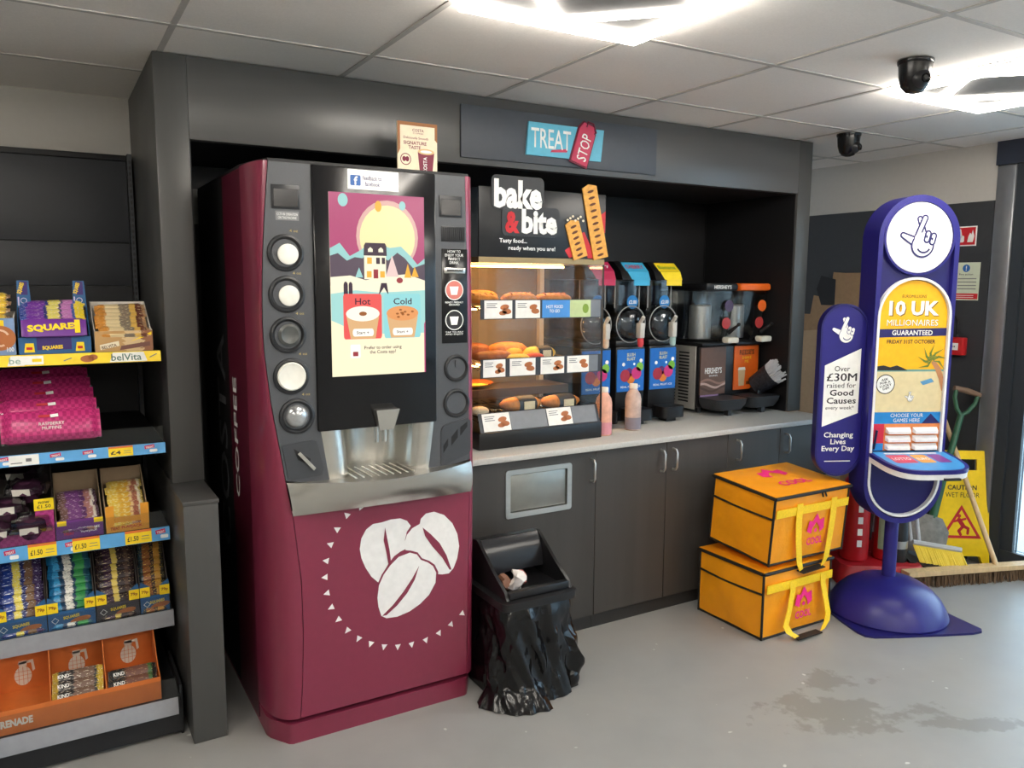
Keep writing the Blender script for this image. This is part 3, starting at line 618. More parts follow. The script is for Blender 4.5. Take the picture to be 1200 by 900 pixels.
# ================================================================== HOT FOOD CABINET
ZC = .8155
t = root('hot_food_cabinet', 'glass-fronted heated pastry cabinet with black bake and bite header', 'food cabinet', (1.255, .15, ZC)); HF = t
x0, x1, yf, yb = .95, 1.56, -.09, .42
m_cabk = mat('cabinet_black_metal', (20, 20, 22), .35); m_warm = mat('warm_interior_steel', (190, 168, 130), .35, metal=.6); m_gl = glassmat('cabinet_glass', (246, 247, 246), .035)
m_alu = mat('aluminium_post', (214, 206, 192), .35, metal=.4)
part(MB().bbox(x0, x1, yf - .005, yb, ZC, .885, .003), 'base_unit', m_cabk, t, 'black base')
part(MB().box(x0 + .003, x1 - .003, yb - .012, yb, .886, 1.565), 'back_panel', mat('warm_back_panel', (122, 108, 86), .35, metal=.3), t)
for x in (x0 + .003, x1 - .027):
    part(MB().box(x, x + .024, yb - .04, yb - .0125, .886, 1.565), 'post', m_alu, t, 'pale corner post')
part(MB().box(x0, x1, yf, yb, 1.566, 1.588), 'top_panel', mat('brass_trim', (150, 128, 92), .35, metal=.6), t)
for x in (x0, x1 - .004): part(MB().box(x, x + .004, yf + .006, yb - .042, .886, 1.5655), 'side_glass', m_gl, t, 'clear side pane')
part(MB().box(x0 + .005, x1 - .005, yf, yf + .004, .97, 1.5655), 'front_glass', m_gl, t, 'clear front pane')
part(MB().box(x1 - .006, x1, yf - .001, yf + .0055, .886, 1.5655), 'edge_strip', m_cabk, t, 'dark glass edge strip')
# warm lamps that the cabinet has under its top and shelves
m_lamp = mat('heat_lamp_glow', (255, 196, 120), .4, emit=22.0, noise=0)
for z in (1.553, 1.373, 1.133): part(MB().box(x0 + .05, x1 - .08, .10, .125, z, z + .008), 'heat_lamp', m_lamp, t, 'glowing warm lamp strip')
m_wire = mat('shelf_chrome', (200, 190, 170), .25, metal=.9)
for z, tilt in ((1.385, 0), (1.145, 0), (.93, .0)):
    sh = MB()
    for k in range(15): sh.tube([(x0 + .012 + k * .0415, yf + .022, z), (x0 + .012 + k * .0415, yb - .045, z + .012)], .0028, 6)
    for y in (yf + .024, .17, yb - .05): sh.tube([(x0 + .007, y, z - .004), (x1 - .007, y, z + .004)], .0035, 6)
    part(sh, 'wire_shelf', m_wire, t)
# ticket rails with cards
m_cardw = mat('ticket_white', (236, 234, 228), .5); m_ticket_g = mat('ticket_grey', (120, 122, 126), .4, metal=.3); m_ticket_b = mat('ticket_blue', (70, 140, 210), .4); m_ticket_gr = mat('ticket_green', (190, 206, 150), .5)
m_cru = mat('print_crust', (176, 104, 56), .5)
def px2x(zx): return .966 + (zx - 58) / (620 - 58) * (1.54 - .966)      # along the rail
rows = [(1.342, 1.420, yf - .004, 0, [(65, 190, 'c'), (205, 320, 'c'), (330, 465, 'b'), (465, 570, 'g'), (570, 620, 's')]),
        (1.108, 1.184, yf - .004, 0, [(60, 160, 'c'), (180, 300, 'c'), (325, 440, 'c'), (455, 565, 'c'), (565, 612, 's')]),
        (.887, .962, yf - .006, .35, [(65, 190, 'c'), (192, 363, 's'), (368, 490, 'c'), (492, 615, 's')])]
for z0, z1, y, lean, cards in rows:
    v = Vector((0, math.sin(lean), math.cos(lean))); fr = Fr((0, y, z0), (1, 0, 0), v); hh = (z1 - z0) / math.cos(lean)
    mb = MB(); n = fr.n
    a = [Vector((x0 + .006, y, z0)), Vector((x1 - .012, y, z0))]; q = [p + v * hh for p in a]
    mb.add([a[0], a[1], q[1], q[0]] + [p - n * .0022 for p in (a[0], a[1], q[1], q[0])], [(0, 1, 2, 3), (4, 7, 6, 5), (0, 4, 5, 1), (1, 5, 6, 2), (2, 6, 7, 3), (3, 7, 4, 0)])
    rl = part(mb, 'ticket_rail', mat('rail_graphite', (58, 60, 64), .35, metal=.3), t, 'ticket rail with picture cards')
    for i, (u0, u1, kind) in enumerate(cards):
        a0, a1 = px2x(u0), px2x(u1); h = hh
        m = {'c': m_cardw, 'b': m_ticket_b, 'g': m_ticket_gr, 's': m_ticket_g}[kind]
        art(rl, 'ticket_card', m, fr, [rect(a0, .003, a1, h - .003)], 2)
        if kind == 'c':
            w_ = a1 - a0
            for (cx, cy, rx, ry, an) in [(.72, .62, .17, .10, .5), (.80, .40, .17, .11, -.3), (.66, .32, .14, .09, .2)][: (3 if i % 2 == 0 else 2)]:
                art(rl, 'food_picture', m_cru, fr, [[(a0 + w_ * p, h * r) for p, r in rotp(circ(cx, cy, rx, ry * 1.3, 14), an, (cx, cy))]], 3)
            art(rl, 'print_lines', grey, fr, [rect(a0 + w_ * .08, h * (.78 - .1 * k), a0 + w_ * (.45 - .06 * (k % 2)), h * (.78 - .1 * k) + .003) for k in range(3)], 3)
        elif kind == 'b':
            text(rl, 'HOT FOOD\nTO GO', fr, a0 + .02, h * .3, (a1 - a0) * .6, h * .4, white, 3, .01)
        elif kind == 'g':
            art(rl, 'wrap_picture', mat('print_leaf', (120, 150, 50), .5), fr, [circ(a0 + (a1 - a0) * .75, h * .5, .016, .02)], 3)
# header board with letters and pastry print
m_hd = mat('header_black', (28, 30, 34), .3)
hy = yf - .004
hd = part(MB().bbox(.949, 1.56, hy, hy + .008, 1.589, 1.858, .002), 'header_board', m_hd, t, 'black bake and bite header board')
fr = Fr((0, hy, 0))
def zh(px, pz, y=hy):     # header print placed in the board's own measure
    return (.949 + (px - 110) / (905 - 110) * .611, 1.588 + (605 - pz) / (605 - (150 + (px - 110) * .07)) * .27)
lb = part(MB().py(rrect(1.003, 1.775, 1.245, 1.905, .022), hy - .004, hy - .0005).py(rrect(1.050, 1.672, 1.322, 1.790, .022), hy - .0035, hy - .0004), 'letter_cutout', m_hd, t, 'black cut-out behind the letters')
fr5 = Fr((0, hy - .004, 0)); m_ltr = mat('letter_white', (240, 240, 238), .5)
text(t, 'bake', fr5, 1.014, 1.778, .222, .112, m_ltr, 2, .045); text(t, '&', fr5, 1.064, 1.682, .066, .086, redp, 3, .045); text(t, 'bite', fr5, 1.140, 1.682, .170, .098, m_ltr, 3, .045)
text(t, 'Tasty food...', fr, 1.040, 1.640, .128, .022, m_ltr, 2, .02); text(t, 'ready when you are!', fr, 1.082, 1.612, .222, .022, m_ltr, 2, .02)
m_past = mat('pastry_golden', (226, 164, 74), .55, noise=.2, nscale=60); m_slit = mat('pastry_slit', (92, 48, 24), .6)
def slice_(c0, c1, w, nm, nsl, l=0):
    d = (Vector(c1) - Vector(c0)); L = d.length; d.normalize(); p = Vector((d.y, -d.x))
    poly = [Vector(c0) - p * w, Vector(c0) + p * w, Vector(c1) + p * w * .92, Vector(c1) + d * .012 - p * w * .1, Vector(c1) - p * w]
    pp = part(MB().py([tuple(a) for a in poly], hy - .006 - l, hy - .0005), nm, m_past, t, 'golden lattice pastry cut-out'); f = Fr((0, hy - .006 - l, 0))
    for k in range(nsl):
        c = Vector(c0) + d * (L * (k + .6) / (nsl + .3)); a = math.atan2(p.y, p.x) + .1
        art(pp, 'slit', m_slit, f, [rotp(circ(c.x, c.y, w * .45, .0055, 12), a, (c.x, c.y))], 1)
art(t, 'red_sleeve', redp, fr, [[(1.352, 1.622), (1.385, 1.642), (1.40, 1.60), (1.375, 1.590)], [(1.42, 1.69), (1.45, 1.70), (1.51, 1.592), (1.47, 1.592)], [(1.535, 1.775), (1.558, 1.79), (1.558, 1.70), (1.545, 1.70)]], 1)
slice_((1.430, 1.592), (1.385, 1.735), .036, 'pastry_cutout', 6); slice_((1.535, 1.592), (1.470, 1.885), .038, 'pastry_cutout', 11)
art(t, 'crumbs', mat('crumb_cream', (236, 224, 196), .6), fr, [circ(1.36 + .013 * k, 1.745 + .008 * ((k * 7) % 3), .006, .005, 8) for k in range(7)], 18)
# pastries in the cabinet
m_bk = mat('baked_crust', (206, 132, 58), .5, noise=.3, nscale=45, bump=.3); m_bk2 = mat('baked_crust_dark', (160, 86, 40), .5, noise=.3, nscale=45, bump=.3); m_chz = mat('melted_cheese', (240, 196, 70), .4, noise=.15); m_slv = mat('paper_sleeve_black', (40, 40, 42), .5)
def roll(x, y, z, lx, ly, lz, m, label, name='pastry', rot=0, sleeve=False, slits=0, filling=None, group=None, nub=0):
    o = root(name, label, 'pastry', (x, y, z), rot, group, True)
    mb = MB(); rings = []
    for k in range(9):
        q = -1 + 2 * k / 8; s = max(.12, (1 - abs(q) ** 3.2)) ** .5
        rings.append([(lx * q, ly * s * math.cos(a) * (1 + .05 * math.sin(5 * q + a * 2)), lz * .5 + lz * .5 * s * max(math.sin(a), -.8)) for a in [2 * PI * i / 14 for i in range(14)]])
    part(mb.loft(rings), 'crust', m, o, smooth=70)
    if slits:
        for k in range(slits):
            xx = -lx * .6 + 1.2 * lx * k / max(1, slits - 1); part(MB().tube([(xx - .006, -ly * .6, lz * .86), (xx + .006, 0, lz * .99), (xx + .012, ly * .5, lz * .9)], .0035, 6), 'score', m_bk2, o)
    if filling: part(MB().sphere((lx * .1, -ly * .62, lz * .45), (lx * .62, ly * .5, lz * .3), 12, 8), 'filling', filling, o)
    if sleeve:
        sl = MB(); sl.loft([[(xx, ly * 1.06 * math.cos(a), lz * .5 + lz * .54 * math.sin(a)) for a in [2 * PI * i / 16 for i in range(16)]] for xx in (-lx * .35, lx * .55)], cap0=False, cap1=False); s_ = part(sl, 'paper_band', m_slv, o); 
        part(MB().box(-lx * .15, lx * .4, -ly * 1.10, -ly * 1.065, lz * .25, lz * .75), 'band_label', mat('band_cream', (226, 214, 180), .6), s_)
    return o
g1 = 'pastries on the top shelf of the heated cabinet'
roll(1.02, .02, 1.398, .072, .055, .046, m_bk, 'golden slice at the left end of the cabinet top shelf', slits=4, group=g1)
roll(1.06, .12, 1.402, .085, .055, .055, m_bk, 'golden slice behind the leftmost one on the cabinet top shelf', group=g1)
roll(1.20, .02, 1.398, .078, .055, .05, m_bk, 'golden glazed slice in the middle of the cabinet top shelf', slits=5, group=g1)
roll(1.37, .02, 1.398, .085, .055, .047, m_bk, 'golden glazed slice at the right end of the cabinet top shelf', slits=5, group=g1)
g2 = 'sandwiches and rolls on the middle shelf of the heated cabinet'
roll(1.02, .12, 1.160, .10, .05, .075, m_bk2, 'dark browned roll at the back left of the cabinet middle shelf', group=g2)
roll(1.19, .10, 1.160, .095, .05, .075, m_bk, 'large crusty roll at the back of the cabinet middle shelf', group=g2, filling=m_chz)
roll(1.06, .00, 1.160, .095, .045, .05, m_bk2, 'toasted baguette with dark crust at the front left of the middle shelf', group=g2, rot=.15)
roll(1.165, -.03, 1.158, .055, .035, .036, m_chz, 'small cheesy yellow roll at the front of the middle shelf', group=g2)
roll(1.25, -.025, 1.158, .045, .032, .036, mat('tomato_red', (200, 66, 40), .45), 'small red-topped roll at the front of the middle shelf', group=g2)
roll(1.31, .03, 1.158, .075, .045, .06, m_chz, 'yellow toasted roll in printed band at the right of the middle shelf', group=g2, sleeve=True)
g3 = 'wrapped pastries on the bottom tray of the heated cabinet'
roll(1.20, .0, .945, .095, .05, .065, m_bk, 'golden sausage roll in paper band on the cabinet bottom tray, left of its pair', group=g3, sleeve=True)
roll(1.40, .0, .945, .095, .05, .06, m_bk, 'golden sausage roll in paper band on the cabinet bottom tray, right of its pair', group=g3, sleeve=True)
roll(.995, -.01, .942, .04, .04, .04, mat('cream_wrap', (214, 200, 176), .6), 'pale wrapped roll at the left end of the cabinet bottom tray', group=g3)
roll(1.06, .22, 1.03, .12, .06, .035, m_bk2, 'dark glazed pizza slice at the back of the cabinet bottom tray', group=g3, filling=m_chz)
part(MB().box(x0 + .01, x1 - .02, .14, .33, .99, 1.027), 'rear_tray', mat('tray_dark', (70, 58, 46), .4), HF)

# ================================================================== SHAKE BOTTLES
def bottle(x, y, body, low, label):
    o = root('shake_bottle', label, 'bottle', (x, y, ZC), 0, 'shake bottles on the worktop', True)
    part(MB().lathe([(.034, 0), (.037, .004), (.037, .06), (.037, .145), (.033, .165), (.020, .185), (.018, .192)], seg=24), 'bottle_body', body, o)
    part(MB().lathe([(.0375, .006), (.0375, .055), (.0372, .06)], seg=24, cap=False), 'lower_tint', low, o)
    part(MB().lathe([(.019, .1925), (.0195, .195), (.0195, .212), (.018, .214)], seg=20), 'cap', mat('cap_white', (228, 224, 214), .5), o)
    return o
bottle(1.603, -.050, mat('shake_pink', (222, 166, 144), .35, noise=.25, nscale=25), mat('shake_rose', (206, 140, 150), .35), 'pink milkshake bottle at the corner of the pastry cabinet')
bottle(1.80, -.012, mat('shake_mauve', (190, 166, 156), .35, noise=.3, nscale=25), mat('shake_slate', (128, 122, 134), .35), 'greyish mauve milkshake bottle in front of the slush machines')

# ================================================================== SLUSH MACHINES
m_bowl = glassmat('bowl_polycarbonate', (236, 240, 242), .12, .08); m_sbk = mat('slush_black', (22, 22, 25), .35)
m_pos = mat('poster_blue', (26, 104, 190), .4)
def slush(x, hood, hood2, title, label, tapc):
    t = root('slush_machine', label, 'drink machine', (x, .34, ZC), 0, 'single-bowl slush machines')
    part(MB().bbox(x - .088, x + .088, .155, .62, ZC + .055, 1.185, .006), 'body', m_sbk, t, 'black body')
    part(MB().box(x - .07, x + .07, .2, .6, ZC, ZC + .0545), 'foot', m_sbk, t)
    p = part(MB().box(x - .083, x + .083, .151, .1545, .968, 1.172), 'front_poster', m_pos, t, 'blue fruit poster'); fr = Fr((x, .151, 0))
    for (a, z, r, c) in ((-.035, 1.045, .03, (160, 40, 60)), (.035, 1.055, .030, (196, 50, 120)), (0, 1.03, .026, (214, 120, 40)), (.055, 1.085, .022, (120, 180, 60)), (-.01, 1.06, .022, (90, 40, 110))):
        art(p, 'fruit', mat('fruit_%d_%d_%d' % c, c, .5), fr, [circ(a, z, r)], 2 + int(abs(a) * 30))
    text(p, 'SLUSH\nBLAST', fr, -.026, 1.118, .052, .036, mat('slush_gold', (206, 206, 160), .5), 2, .02)
    art(p, 'snowflakes', white, fr, [circ(-.045, 1.10, .009), circ(.062, 1.115, .010), circ(.02, 1.10, .006)], 2); text(p, 'REAL FRUIT ICE', fr, -.06, .985, .12, .010, white, 2, .01)
    # bowl: tall rectangular back tank and round front drum
    part(MB().loft([[(a, b_, z) for a, b_ in rrect(x - .078, .19, x + .078, .55, .03)] for z in (1.22, 1.30, 1.40, 1.503)], cap0=False, cap1=False), 'tank', m_bowl, t, 'clear slush tank')
    part(MB().lathe([(.02, .075), (.06, .068), (.082, .045), (.09, .015), (.09, -.32)], (x, .20, 1.292), 28, 'y', cap=False), 'drum', m_bowl, t, 'clear round drum')
    part(MB().lathe([(.034, .03), (.036, 0), (.036, -.3)], (x, .22, 1.292), 20, 'y'), 'freezer_cylinder', mat('cylinder_steel', (150, 152, 156), .25, metal=.85), t)
    part(MB().bbox(x - .088, x + .088, .16, .58, 1.186, 1.215, .008), 'deck', m_sbk, t)
    m_edge = mat('plastic_edge_pale', (150, 154, 156), .2)
    for ex in (x - .074, x + .074): part(MB().tube([(ex, .192, 1.37), (ex, .192, 1.503)], .003, 6), 'tank_edge', m_edge, t)
    part(MB().tube([(x + .088 * math.cos(a), .158, 1.292 + .088 * math.sin(a)) for a in [2 * PI * k / 32 for k in range(33)]], .0025, 6), 'drum_rim', m_edge, t)
    hp = MB().px([(.12, 1.505), (.14, 1.545), (.19, 1.588), (.30, 1.596), (.58, 1.585), (.58, 1.505)], x - .085, x + .085); h = part(hp, 'hood', m_sbk, t, 'black lid')
    w = Vector((0, .05, .043)).normalized(); fr = Fr((x, .1395, 1.5455), (1, 0, 0), w); art(h, 'hood_label', hood, fr, [rect(-.05, 0, .083, .064)], 2)
    text(h, title, fr, -.04, .018, .11, .026, hood2, 4, .02)
    w2 = Vector((0, .02, .04)).normalized(); f2 = Fr((x, .1195, 1.5055), (1, 0, 0), w2); art(h, 'hood_label_lower', hood, f2, [[(-.03, 0), (.08, 0), (.083, .044), (-.045, .044)]], 2)
    part(MB().box(x - .02, x + .075, .116, .119, 1.478, 1.506), 'flavour_card', hood, t)
    part(MB().lathe([(.001, .002), (.033, .002), (.033, 0)], (x + .03, .1885, 1.398), 24, 'y'), 'price_disc', mat('disc_blue', (30, 120, 190), .4), t, 'blue price disc')
    text(t, '£2.00', Fr((x + .03, .186, 1.398)), -.024, -.009, .048, .018, white, 2, .02)
    part(MB().bbox(x + .012, x + .040, .10, .135, 1.228, 1.30, .004).tube([(x + .026, .12, 1.30), (x + .026, .095, 1.33)], .009, 8), 'tap', mat('tap_grey', (196, 196, 190), .35), t, 'pale dispensing tap'); part(MB().lathe([(.010, 0), (.015, .01), (.015, .04), (.013, .042)], (x + .026, .115, 1.185), 16), 'tap_nozzle', tapc, t)
    part(MB().pz([(a, b_) for a, b_ in rrect(x - .07, .05, x + .07, .154, .03)], ZC + .02, ZC + .075).box(x - .03, x + .03, .08, .14, ZC, ZC + .0195), 'drip_tray', m_sbk, t, 'black drip tray')
slush(1.706, mat('hood_cherry', (190, 40, 84), .4), white, 'cherry', 'slush machine with dark pink hood label, nearest the pastry cabinet', mat('tap_cream', (210, 196, 180), .4))
slush(1.913, mat('hood_sky', (60, 164, 206), .4), mat('title_red', (196, 40, 70), .4), 'CHERRY', 'slush machine with sky blue hood label, middle one', mat('tap_red', (210, 70, 80), .4))
slush(2.116, mat('hood_yellow', (240, 212, 40), .4), mat('title_green', (110, 150, 50), .4), 'Banana', 'slush machine with yellow hood label, nearest the milkshake dispenser', mat('tap_mint', (170, 200, 196), .4))

# ================================================================== MILKSHAKE DISPENSER
t = root('shake_dispenser', 'black twin-tank milkshake dispenser with brown and orange front cards', 'drink machine', (2.60, .38, ZC))
m_vent = mat('louvre_grey', (176, 174, 168), .4, metal=.4)
part(MB().bbox(2.385, 2.835, .185, .60, ZC + .03, 1.165, .006), 'body', m_sbk, t, 'black body')
sp_ = part(MB().bbox(2.377, 2.3845, .20, .58, ZC + .02, 1.165, .002), 'side_panel', m_vent, t, 'pale louvred side')
for k in range(16):
    for yy in (.245, .345, .445): part(MB().box(2.3745, 2.3768, yy, yy + .075, .87 + k * .017, .878 + k * .017), 'louvre', m_sbk, sp_)
for fx in (2.42, 2.76): part(MB().lathe([(.014, 0), (.014, .0505)], (fx, .21, ZC), 12), 'foot', m_sbk, t)
m_orc = mat('shake_orange', (232, 106, 32), .4); m_brc = mat('shake_brown', (104, 76, 62), .4)
for (cx, m, kind) in ((2.485, m_brc, 0), (2.727, m_orc, 1)):
    cd = part(MB().box(cx - .09, cx + .088, .178, .1845, .925 if kind else .912, 1.16), 'front_card', m, t, 'orange card' if kind else 'chocolate brown card'); fr = Fr((cx, .178, 0))
    if kind:
        text(cd, "REESE'S", fr, -.055, 1.112, .11, .028, mat('reese_brown', (110, 60, 20), .5), 2, .03); text(cd, 'SHAKE\nME', fr, -.035, 1.068, .07, .036, yel, 2, .02)
        art(cd, 'cup_picture', mat('cup_latte', (206, 178, 140), .5), fr, [[(-.055, .945), (-.015, .945), (-.008, 1.03), (-.062, 1.03)]], 2); art(cd, 'cup_lid_picture', white, fr, [[(-.064, 1.03), (-.006, 1.03), (-.012, 1.045), (-.058, 1.045)]], 3); art(cd, 'peanut_cup', mat('cup_choc', (120, 66, 34), .5), fr, [rect(.0, .95, .05, .968)], 2)
    else:
        text(cd, "HERSHEY'S", fr, -.06, 1.022, .12, .032, white, 2, .02); text(cd, 'SHAKES', fr, -.03, 1.006, .06, .009, white, 2)
        for i in range(3):
            pl = [(-.09 + .178 * k / 12, .985 - i * .02 + .012 * math.sin(k / 12 * 6 + i)) for k in range(13)]
            art(cd, 'chocolate_wave', mat('wave_%d' % i, [(150, 112, 96), (196, 164, 150), (84, 56, 44)][i], .4), fr, [pl + [(a, c - .012) for a, c in reversed(pl)]], 2 + i)
        part(MB().box(cx - .088, cx + .04, .176, .1775, .895, .911), 'purple_strip', mat('strip_mauve', (150, 120, 160), .5), t)
    part(MB().loft([[(a, b_, z) for a, b_ in rrect(cx - w_, .17 - dy, cx + w_, .50, .03)] for z, w_, dy in ((1.185, .085, -.03), (1.22, .098, 0), (1.34, .105, .02), (1.452, .108, .03))], cap0=False, cap1=False), 'tank', m_bowl, t, 'clear tapered tank')
    part(MB().lathe([(.058, 0), (.058, .17), (.05, .178)], (cx - .01, .28, 1.2), 24), 'agitator', mat('agitator_reflection_white', (222, 222, 218), .3, metal=.5), t)  # width and near-white colour stand in for the whitish reflection in the tank
    part(MB().bbox(cx - .112, cx + .112, .13, .51, 1.4525, 1.492, .012), 'tank_lid', m_orc if kind else m_sbk, t, 'orange lid' if kind else 'black lid')
    if not kind: text(t, "HERSHEY'S", Fr((cx, .13, 0)), -.06, 1.462, .12, .02, white, 2, .01)
    for z, m2 in ((1.375, m_orc if kind else mat('disc_purple', (70, 50, 80), .4)), (1.285, mat('disc_red', (180, 60, 60), .4))):
        part(MB().lathe([(.001, .003), (.030, .003), (.030, 0)], (cx + .05, .130 + (1.40 - z) * .17, z), 24, 'y'), 'flavour_disc', m2, t)
    part(MB().bbox(cx - .10, cx + .10, .16, .50, 1.166, 1.1845, .006), 'deck', m_sbk, t)
    part(MB().bbox(cx + .005, cx + .085, .085, .13, 1.185, 1.215, .008).tube([(cx + .05, .135, 1.20), (cx + .05, .16, 1.20)], .014, 8), 'tap_lever', mat('lever_white', (226, 222, 206), .4), t, 'white tap lever')
    part(MB().tube([(cx + .07, .15, 1.235), (cx + .085, .10, 1.275)], [.012, .006], 8).sphere((cx + .085, .095, 1.28), .010, 10, 6), 'tap_knob', m_sbk, t)
    part(MB().loft([[(a, b_, z) for a, b_ in rrect(cx - w_, .02 + dy, cx + w_, .183, .03)] for z, w_, dy in ((ZC + .03, .085, .02), (ZC + .06, .105, .005), (ZC + .088, .108, 0))]).box(cx - .012, cx + .012, .05, .08, ZC, ZC + .031), 'drip_tray', mat('tray_charcoal', (48, 50, 54), .35), t, 'black drip tray')
# straws leaning in a black weave pot, and a glass dome lid
t = root('straw_pot', 'tilted black woven pot of white-tipped straws at the counter end', 'straw pot', (2.772, .125, ZC + .0885), 0, None, True)
ax = Vector((.24, -.62, .52)).normalized()
Mx = ax.to_track_quat('Z', 'Y').to_matrix().to_4x4()
part(MB().lathe([(.036, .0), (.042, .004), (.050, .095), (.048, .095), (.038, .01)], seg=20).xf(Matrix.Translation((.0, .03, .036)) @ Mx @ Matrix.Scale(1.28, 4)), 'pot', mat('woven_black', (40, 41, 48), .5, noise=.95, nscale=90), t)
part(MB().bbox(-.03, .03, -.02, .04, 0, .03, .004), 'pot_foot', m_sbk, t)
sm = MB(); random.seed(3)
for k in range(90):
    a = random.random() * 2 * PI; r = .052 * math.sqrt(random.random()); L = .105 + random.random() * .035
    sm.tube([(r * .7 * math.cos(a), r * .7 * math.sin(a), .05), (r * math.cos(a), r * math.sin(a), L)], .0036, 6, False)
sm.xf(Matrix.Translation((.0, .03, .036)) @ Mx @ Matrix.Scale(1.28, 4))
part(sm, 'straw_tips', mat('straw_white', (226, 228, 232), .5), t, 'dense white straw ends', kind='stuff')
solo(MB().lathe([(.058, 0), (.062, .006), (.056, .03), (.042, .055), (.016, .068), (.012, .066)], seg=24).xf(Matrix.Translation((2.79, .30, ZC + .16)) @ Matrix.Rotation(.9, 4, 'Y')), 'dome_lid', glassmat('lid_plastic', (200, 204, 206), .3, .1), 'clear plastic dome lid leaning behind the straw pot', 'lid')
# ================================================================== SWING BIN
t = root('swing_bin', 'black swing bin with crumpled black liner in front of the cabinet', 'bin', (.945, -.42, 0))
m_binp = mat('bin_black_plastic', (26, 26, 28), .32); m_liner = mat('liner_black_film', (12, 12, 14), .17, noise=.1, nscale=16, bump=.35)
bx0, bx1, by0, by1 = .80, 1.085, -.575, -.275
part(MB().loft([[(a, c, z) for a, c in rrect(bx0 + i, by0 + i, bx1 - i, by1 - i, .03)] for z, i in ((.012, .045), (.30, .012))]), 'bucket', m_binp, t)
# liner: folds all round, hem spreading on the floor
from mathutils import noise as NZ
rings = []; ns = 150
def ridge(v): return 1 - 2.2 * abs(NZ.noise(v))
for k in range(30):
    q = k / 29; z = .352 * (1 - q) + .003 * q; gsz = .004 + .014 * min(1, q * 8) + .040 * q ** 2; amp = .008 + .038 * min(1, q * 3); ring = []
    for i in range(ns):
        a = 2 * PI * i / ns; cx, cy = (bx0 + bx1) / 2, (by0 + by1) / 2; hx, hy_ = (bx1 - bx0) / 2 - .02 * q, (by1 - by0) / 2 - .02 * q
        ca, sa_ = math.cos(a), math.sin(a); p = 5.0; rr = (abs(ca / hx) ** p + abs(sa_ / hy_) ** p) ** (-1 / p)
        f = .50 * ridge(Vector((ca * 2.1 + z * 4, sa_ * 2.1, z * 2 + 1))) + .28 * ridge(Vector((ca * 3.2 + z * 7, sa_ * 3.2 - z * 5, 5))) + .15 * ridge(Vector((ca * 6 - z * 7, sa_ * 6 + z * 6, 9))) + .04 * ridge(Vector((ca * 11, sa_ * 11, z * 22))) - .38
        r = rr + gsz + amp * f
        if ca > .2 and -.75 < sa_ < .35 and z < .28: r += .035 * min(1, (.28 - z) / .1) * (1 if z > .09 else max(0, (z - .02) / .07))     # slack film on the right
        if ca < 0 and sa_ < -.3 and z < .06: r += .05 * (1 - z / .06)                                                                 # hem lying on the floor
        yy = min(-.212, cy + r * sa_)
        ring.append((max(.782 if yy > -.455 else .70, cx + r * ca), yy, max(.002, z + .012 * f * (0 < k < 28))))
    rings.append(ring)
part(MB().loft(rings, cap0=False, cap1=False), 'bin_liner', m_liner, t, 'crumpled shiny black bin liner', smooth=80)
part(MB().sphere((1.085, -.575, .036), (.030, .022, .036), 14, 8), 'liner_knot', m_liner, t)
# rim and hood with a swing flap opening
part(MB().loft([[(a, c, z) for a, c in rrect(bx0 - i, by0 - i, bx1 + i, by1 + i, .03)] for z, i in ((.345, .0), (.35, .014), (.378, .014), (.383, .004))]), 'rim', m_binp, t, 'bin rim')
# hood: two side cheeks and a curved back leaving an open slanted mouth
cheek = [(by0 + .005, .384), (by1 - .005, .384), (by1 - .005, .45), (by1 - .02, .51), (by1 - .045, .540), (by1 - .075, .542), (by0 + .10, .455), (by0 + .02, .41)]
for xx in (bx0 + .005, bx1 - .017): part(MB().px(cheek, xx, xx + .012), 'hood_cheek', m_binp, t)
bk = [(by1 - .005, .384), (by1 - .005, .45), (by1 - .02, .51), (by1 - .045, .540), (by1 - .075, .542)]
part(MB().loft([[(bx0 + .0175, y, z) for y, z in bk], [(bx1 - .0175, y, z) for y, z in bk]], closed=False), 'hood_back', m_binp, t, smooth=60)
part(MB().bbox(bx0 + .0175, bx1 - .0175, by0 + .004, by0 + .03, .3845, .412, .004), 'hood_lip', m_binp, t)
fl = [(by1 - .078, .541), (by1 - .10, .515), (by1 - .118, .47), (by1 - .125, .42), (by1 - .119, .42), (by1 - .112, .47), (by1 - .095, .512), (by1 - .072, .537)]
part(MB().px(fl, bx0 + .02, bx1 - .02), 'swing_flap', mat('flap_gloss_black', (30, 30, 33), .2), t, 'glossy swing flap tipped inward')
def wrapper(x, y, z, m, label, s, rz):
    mb = MB(); rings = []
    for i in range(6):
        q = i / 5; rings.append([(s * (q - .5), s * .35 * math.cos(a) * (1 + .4 * math.sin(7 * q + a)), s * .25 * math.sin(a) * (1 + .4 * math.cos(5 * q + 2 * a))) for a in [2 * PI * k / 8 for k in range(8)]])
    mb.loft(rings).xf(Matrix.Translation((x, y, z)) @ Matrix.Rotation(rz, 4, 'Z') @ Matrix.Rotation(-.7, 4, 'Y')); solo(mb, 'wrapper', m, label, 'wrapper', 'litter in the bin mouth')
wrapper(.90, -.485, .415, mat('litter_white', (220, 214, 208), .5), 'crumpled white wrapper lying in the bin mouth', .07, .8)
wrapper(.865, -.46, .41, mat('litter_brown', (120, 80, 60), .5), 'crumpled brown wrapper lying in the bin mouth', .06, 2.1)
wrapper(.935, -.45, .41, mat('litter_pink', (196, 120, 110), .5), 'small pinkish wrapper lying in the bin mouth', .05, 1.3)
wrapper(.875, -.515, .413, mat('litter_grey', (150, 146, 146), .4), 'small grey foil scrap lying in the bin mouth', .05, .2)

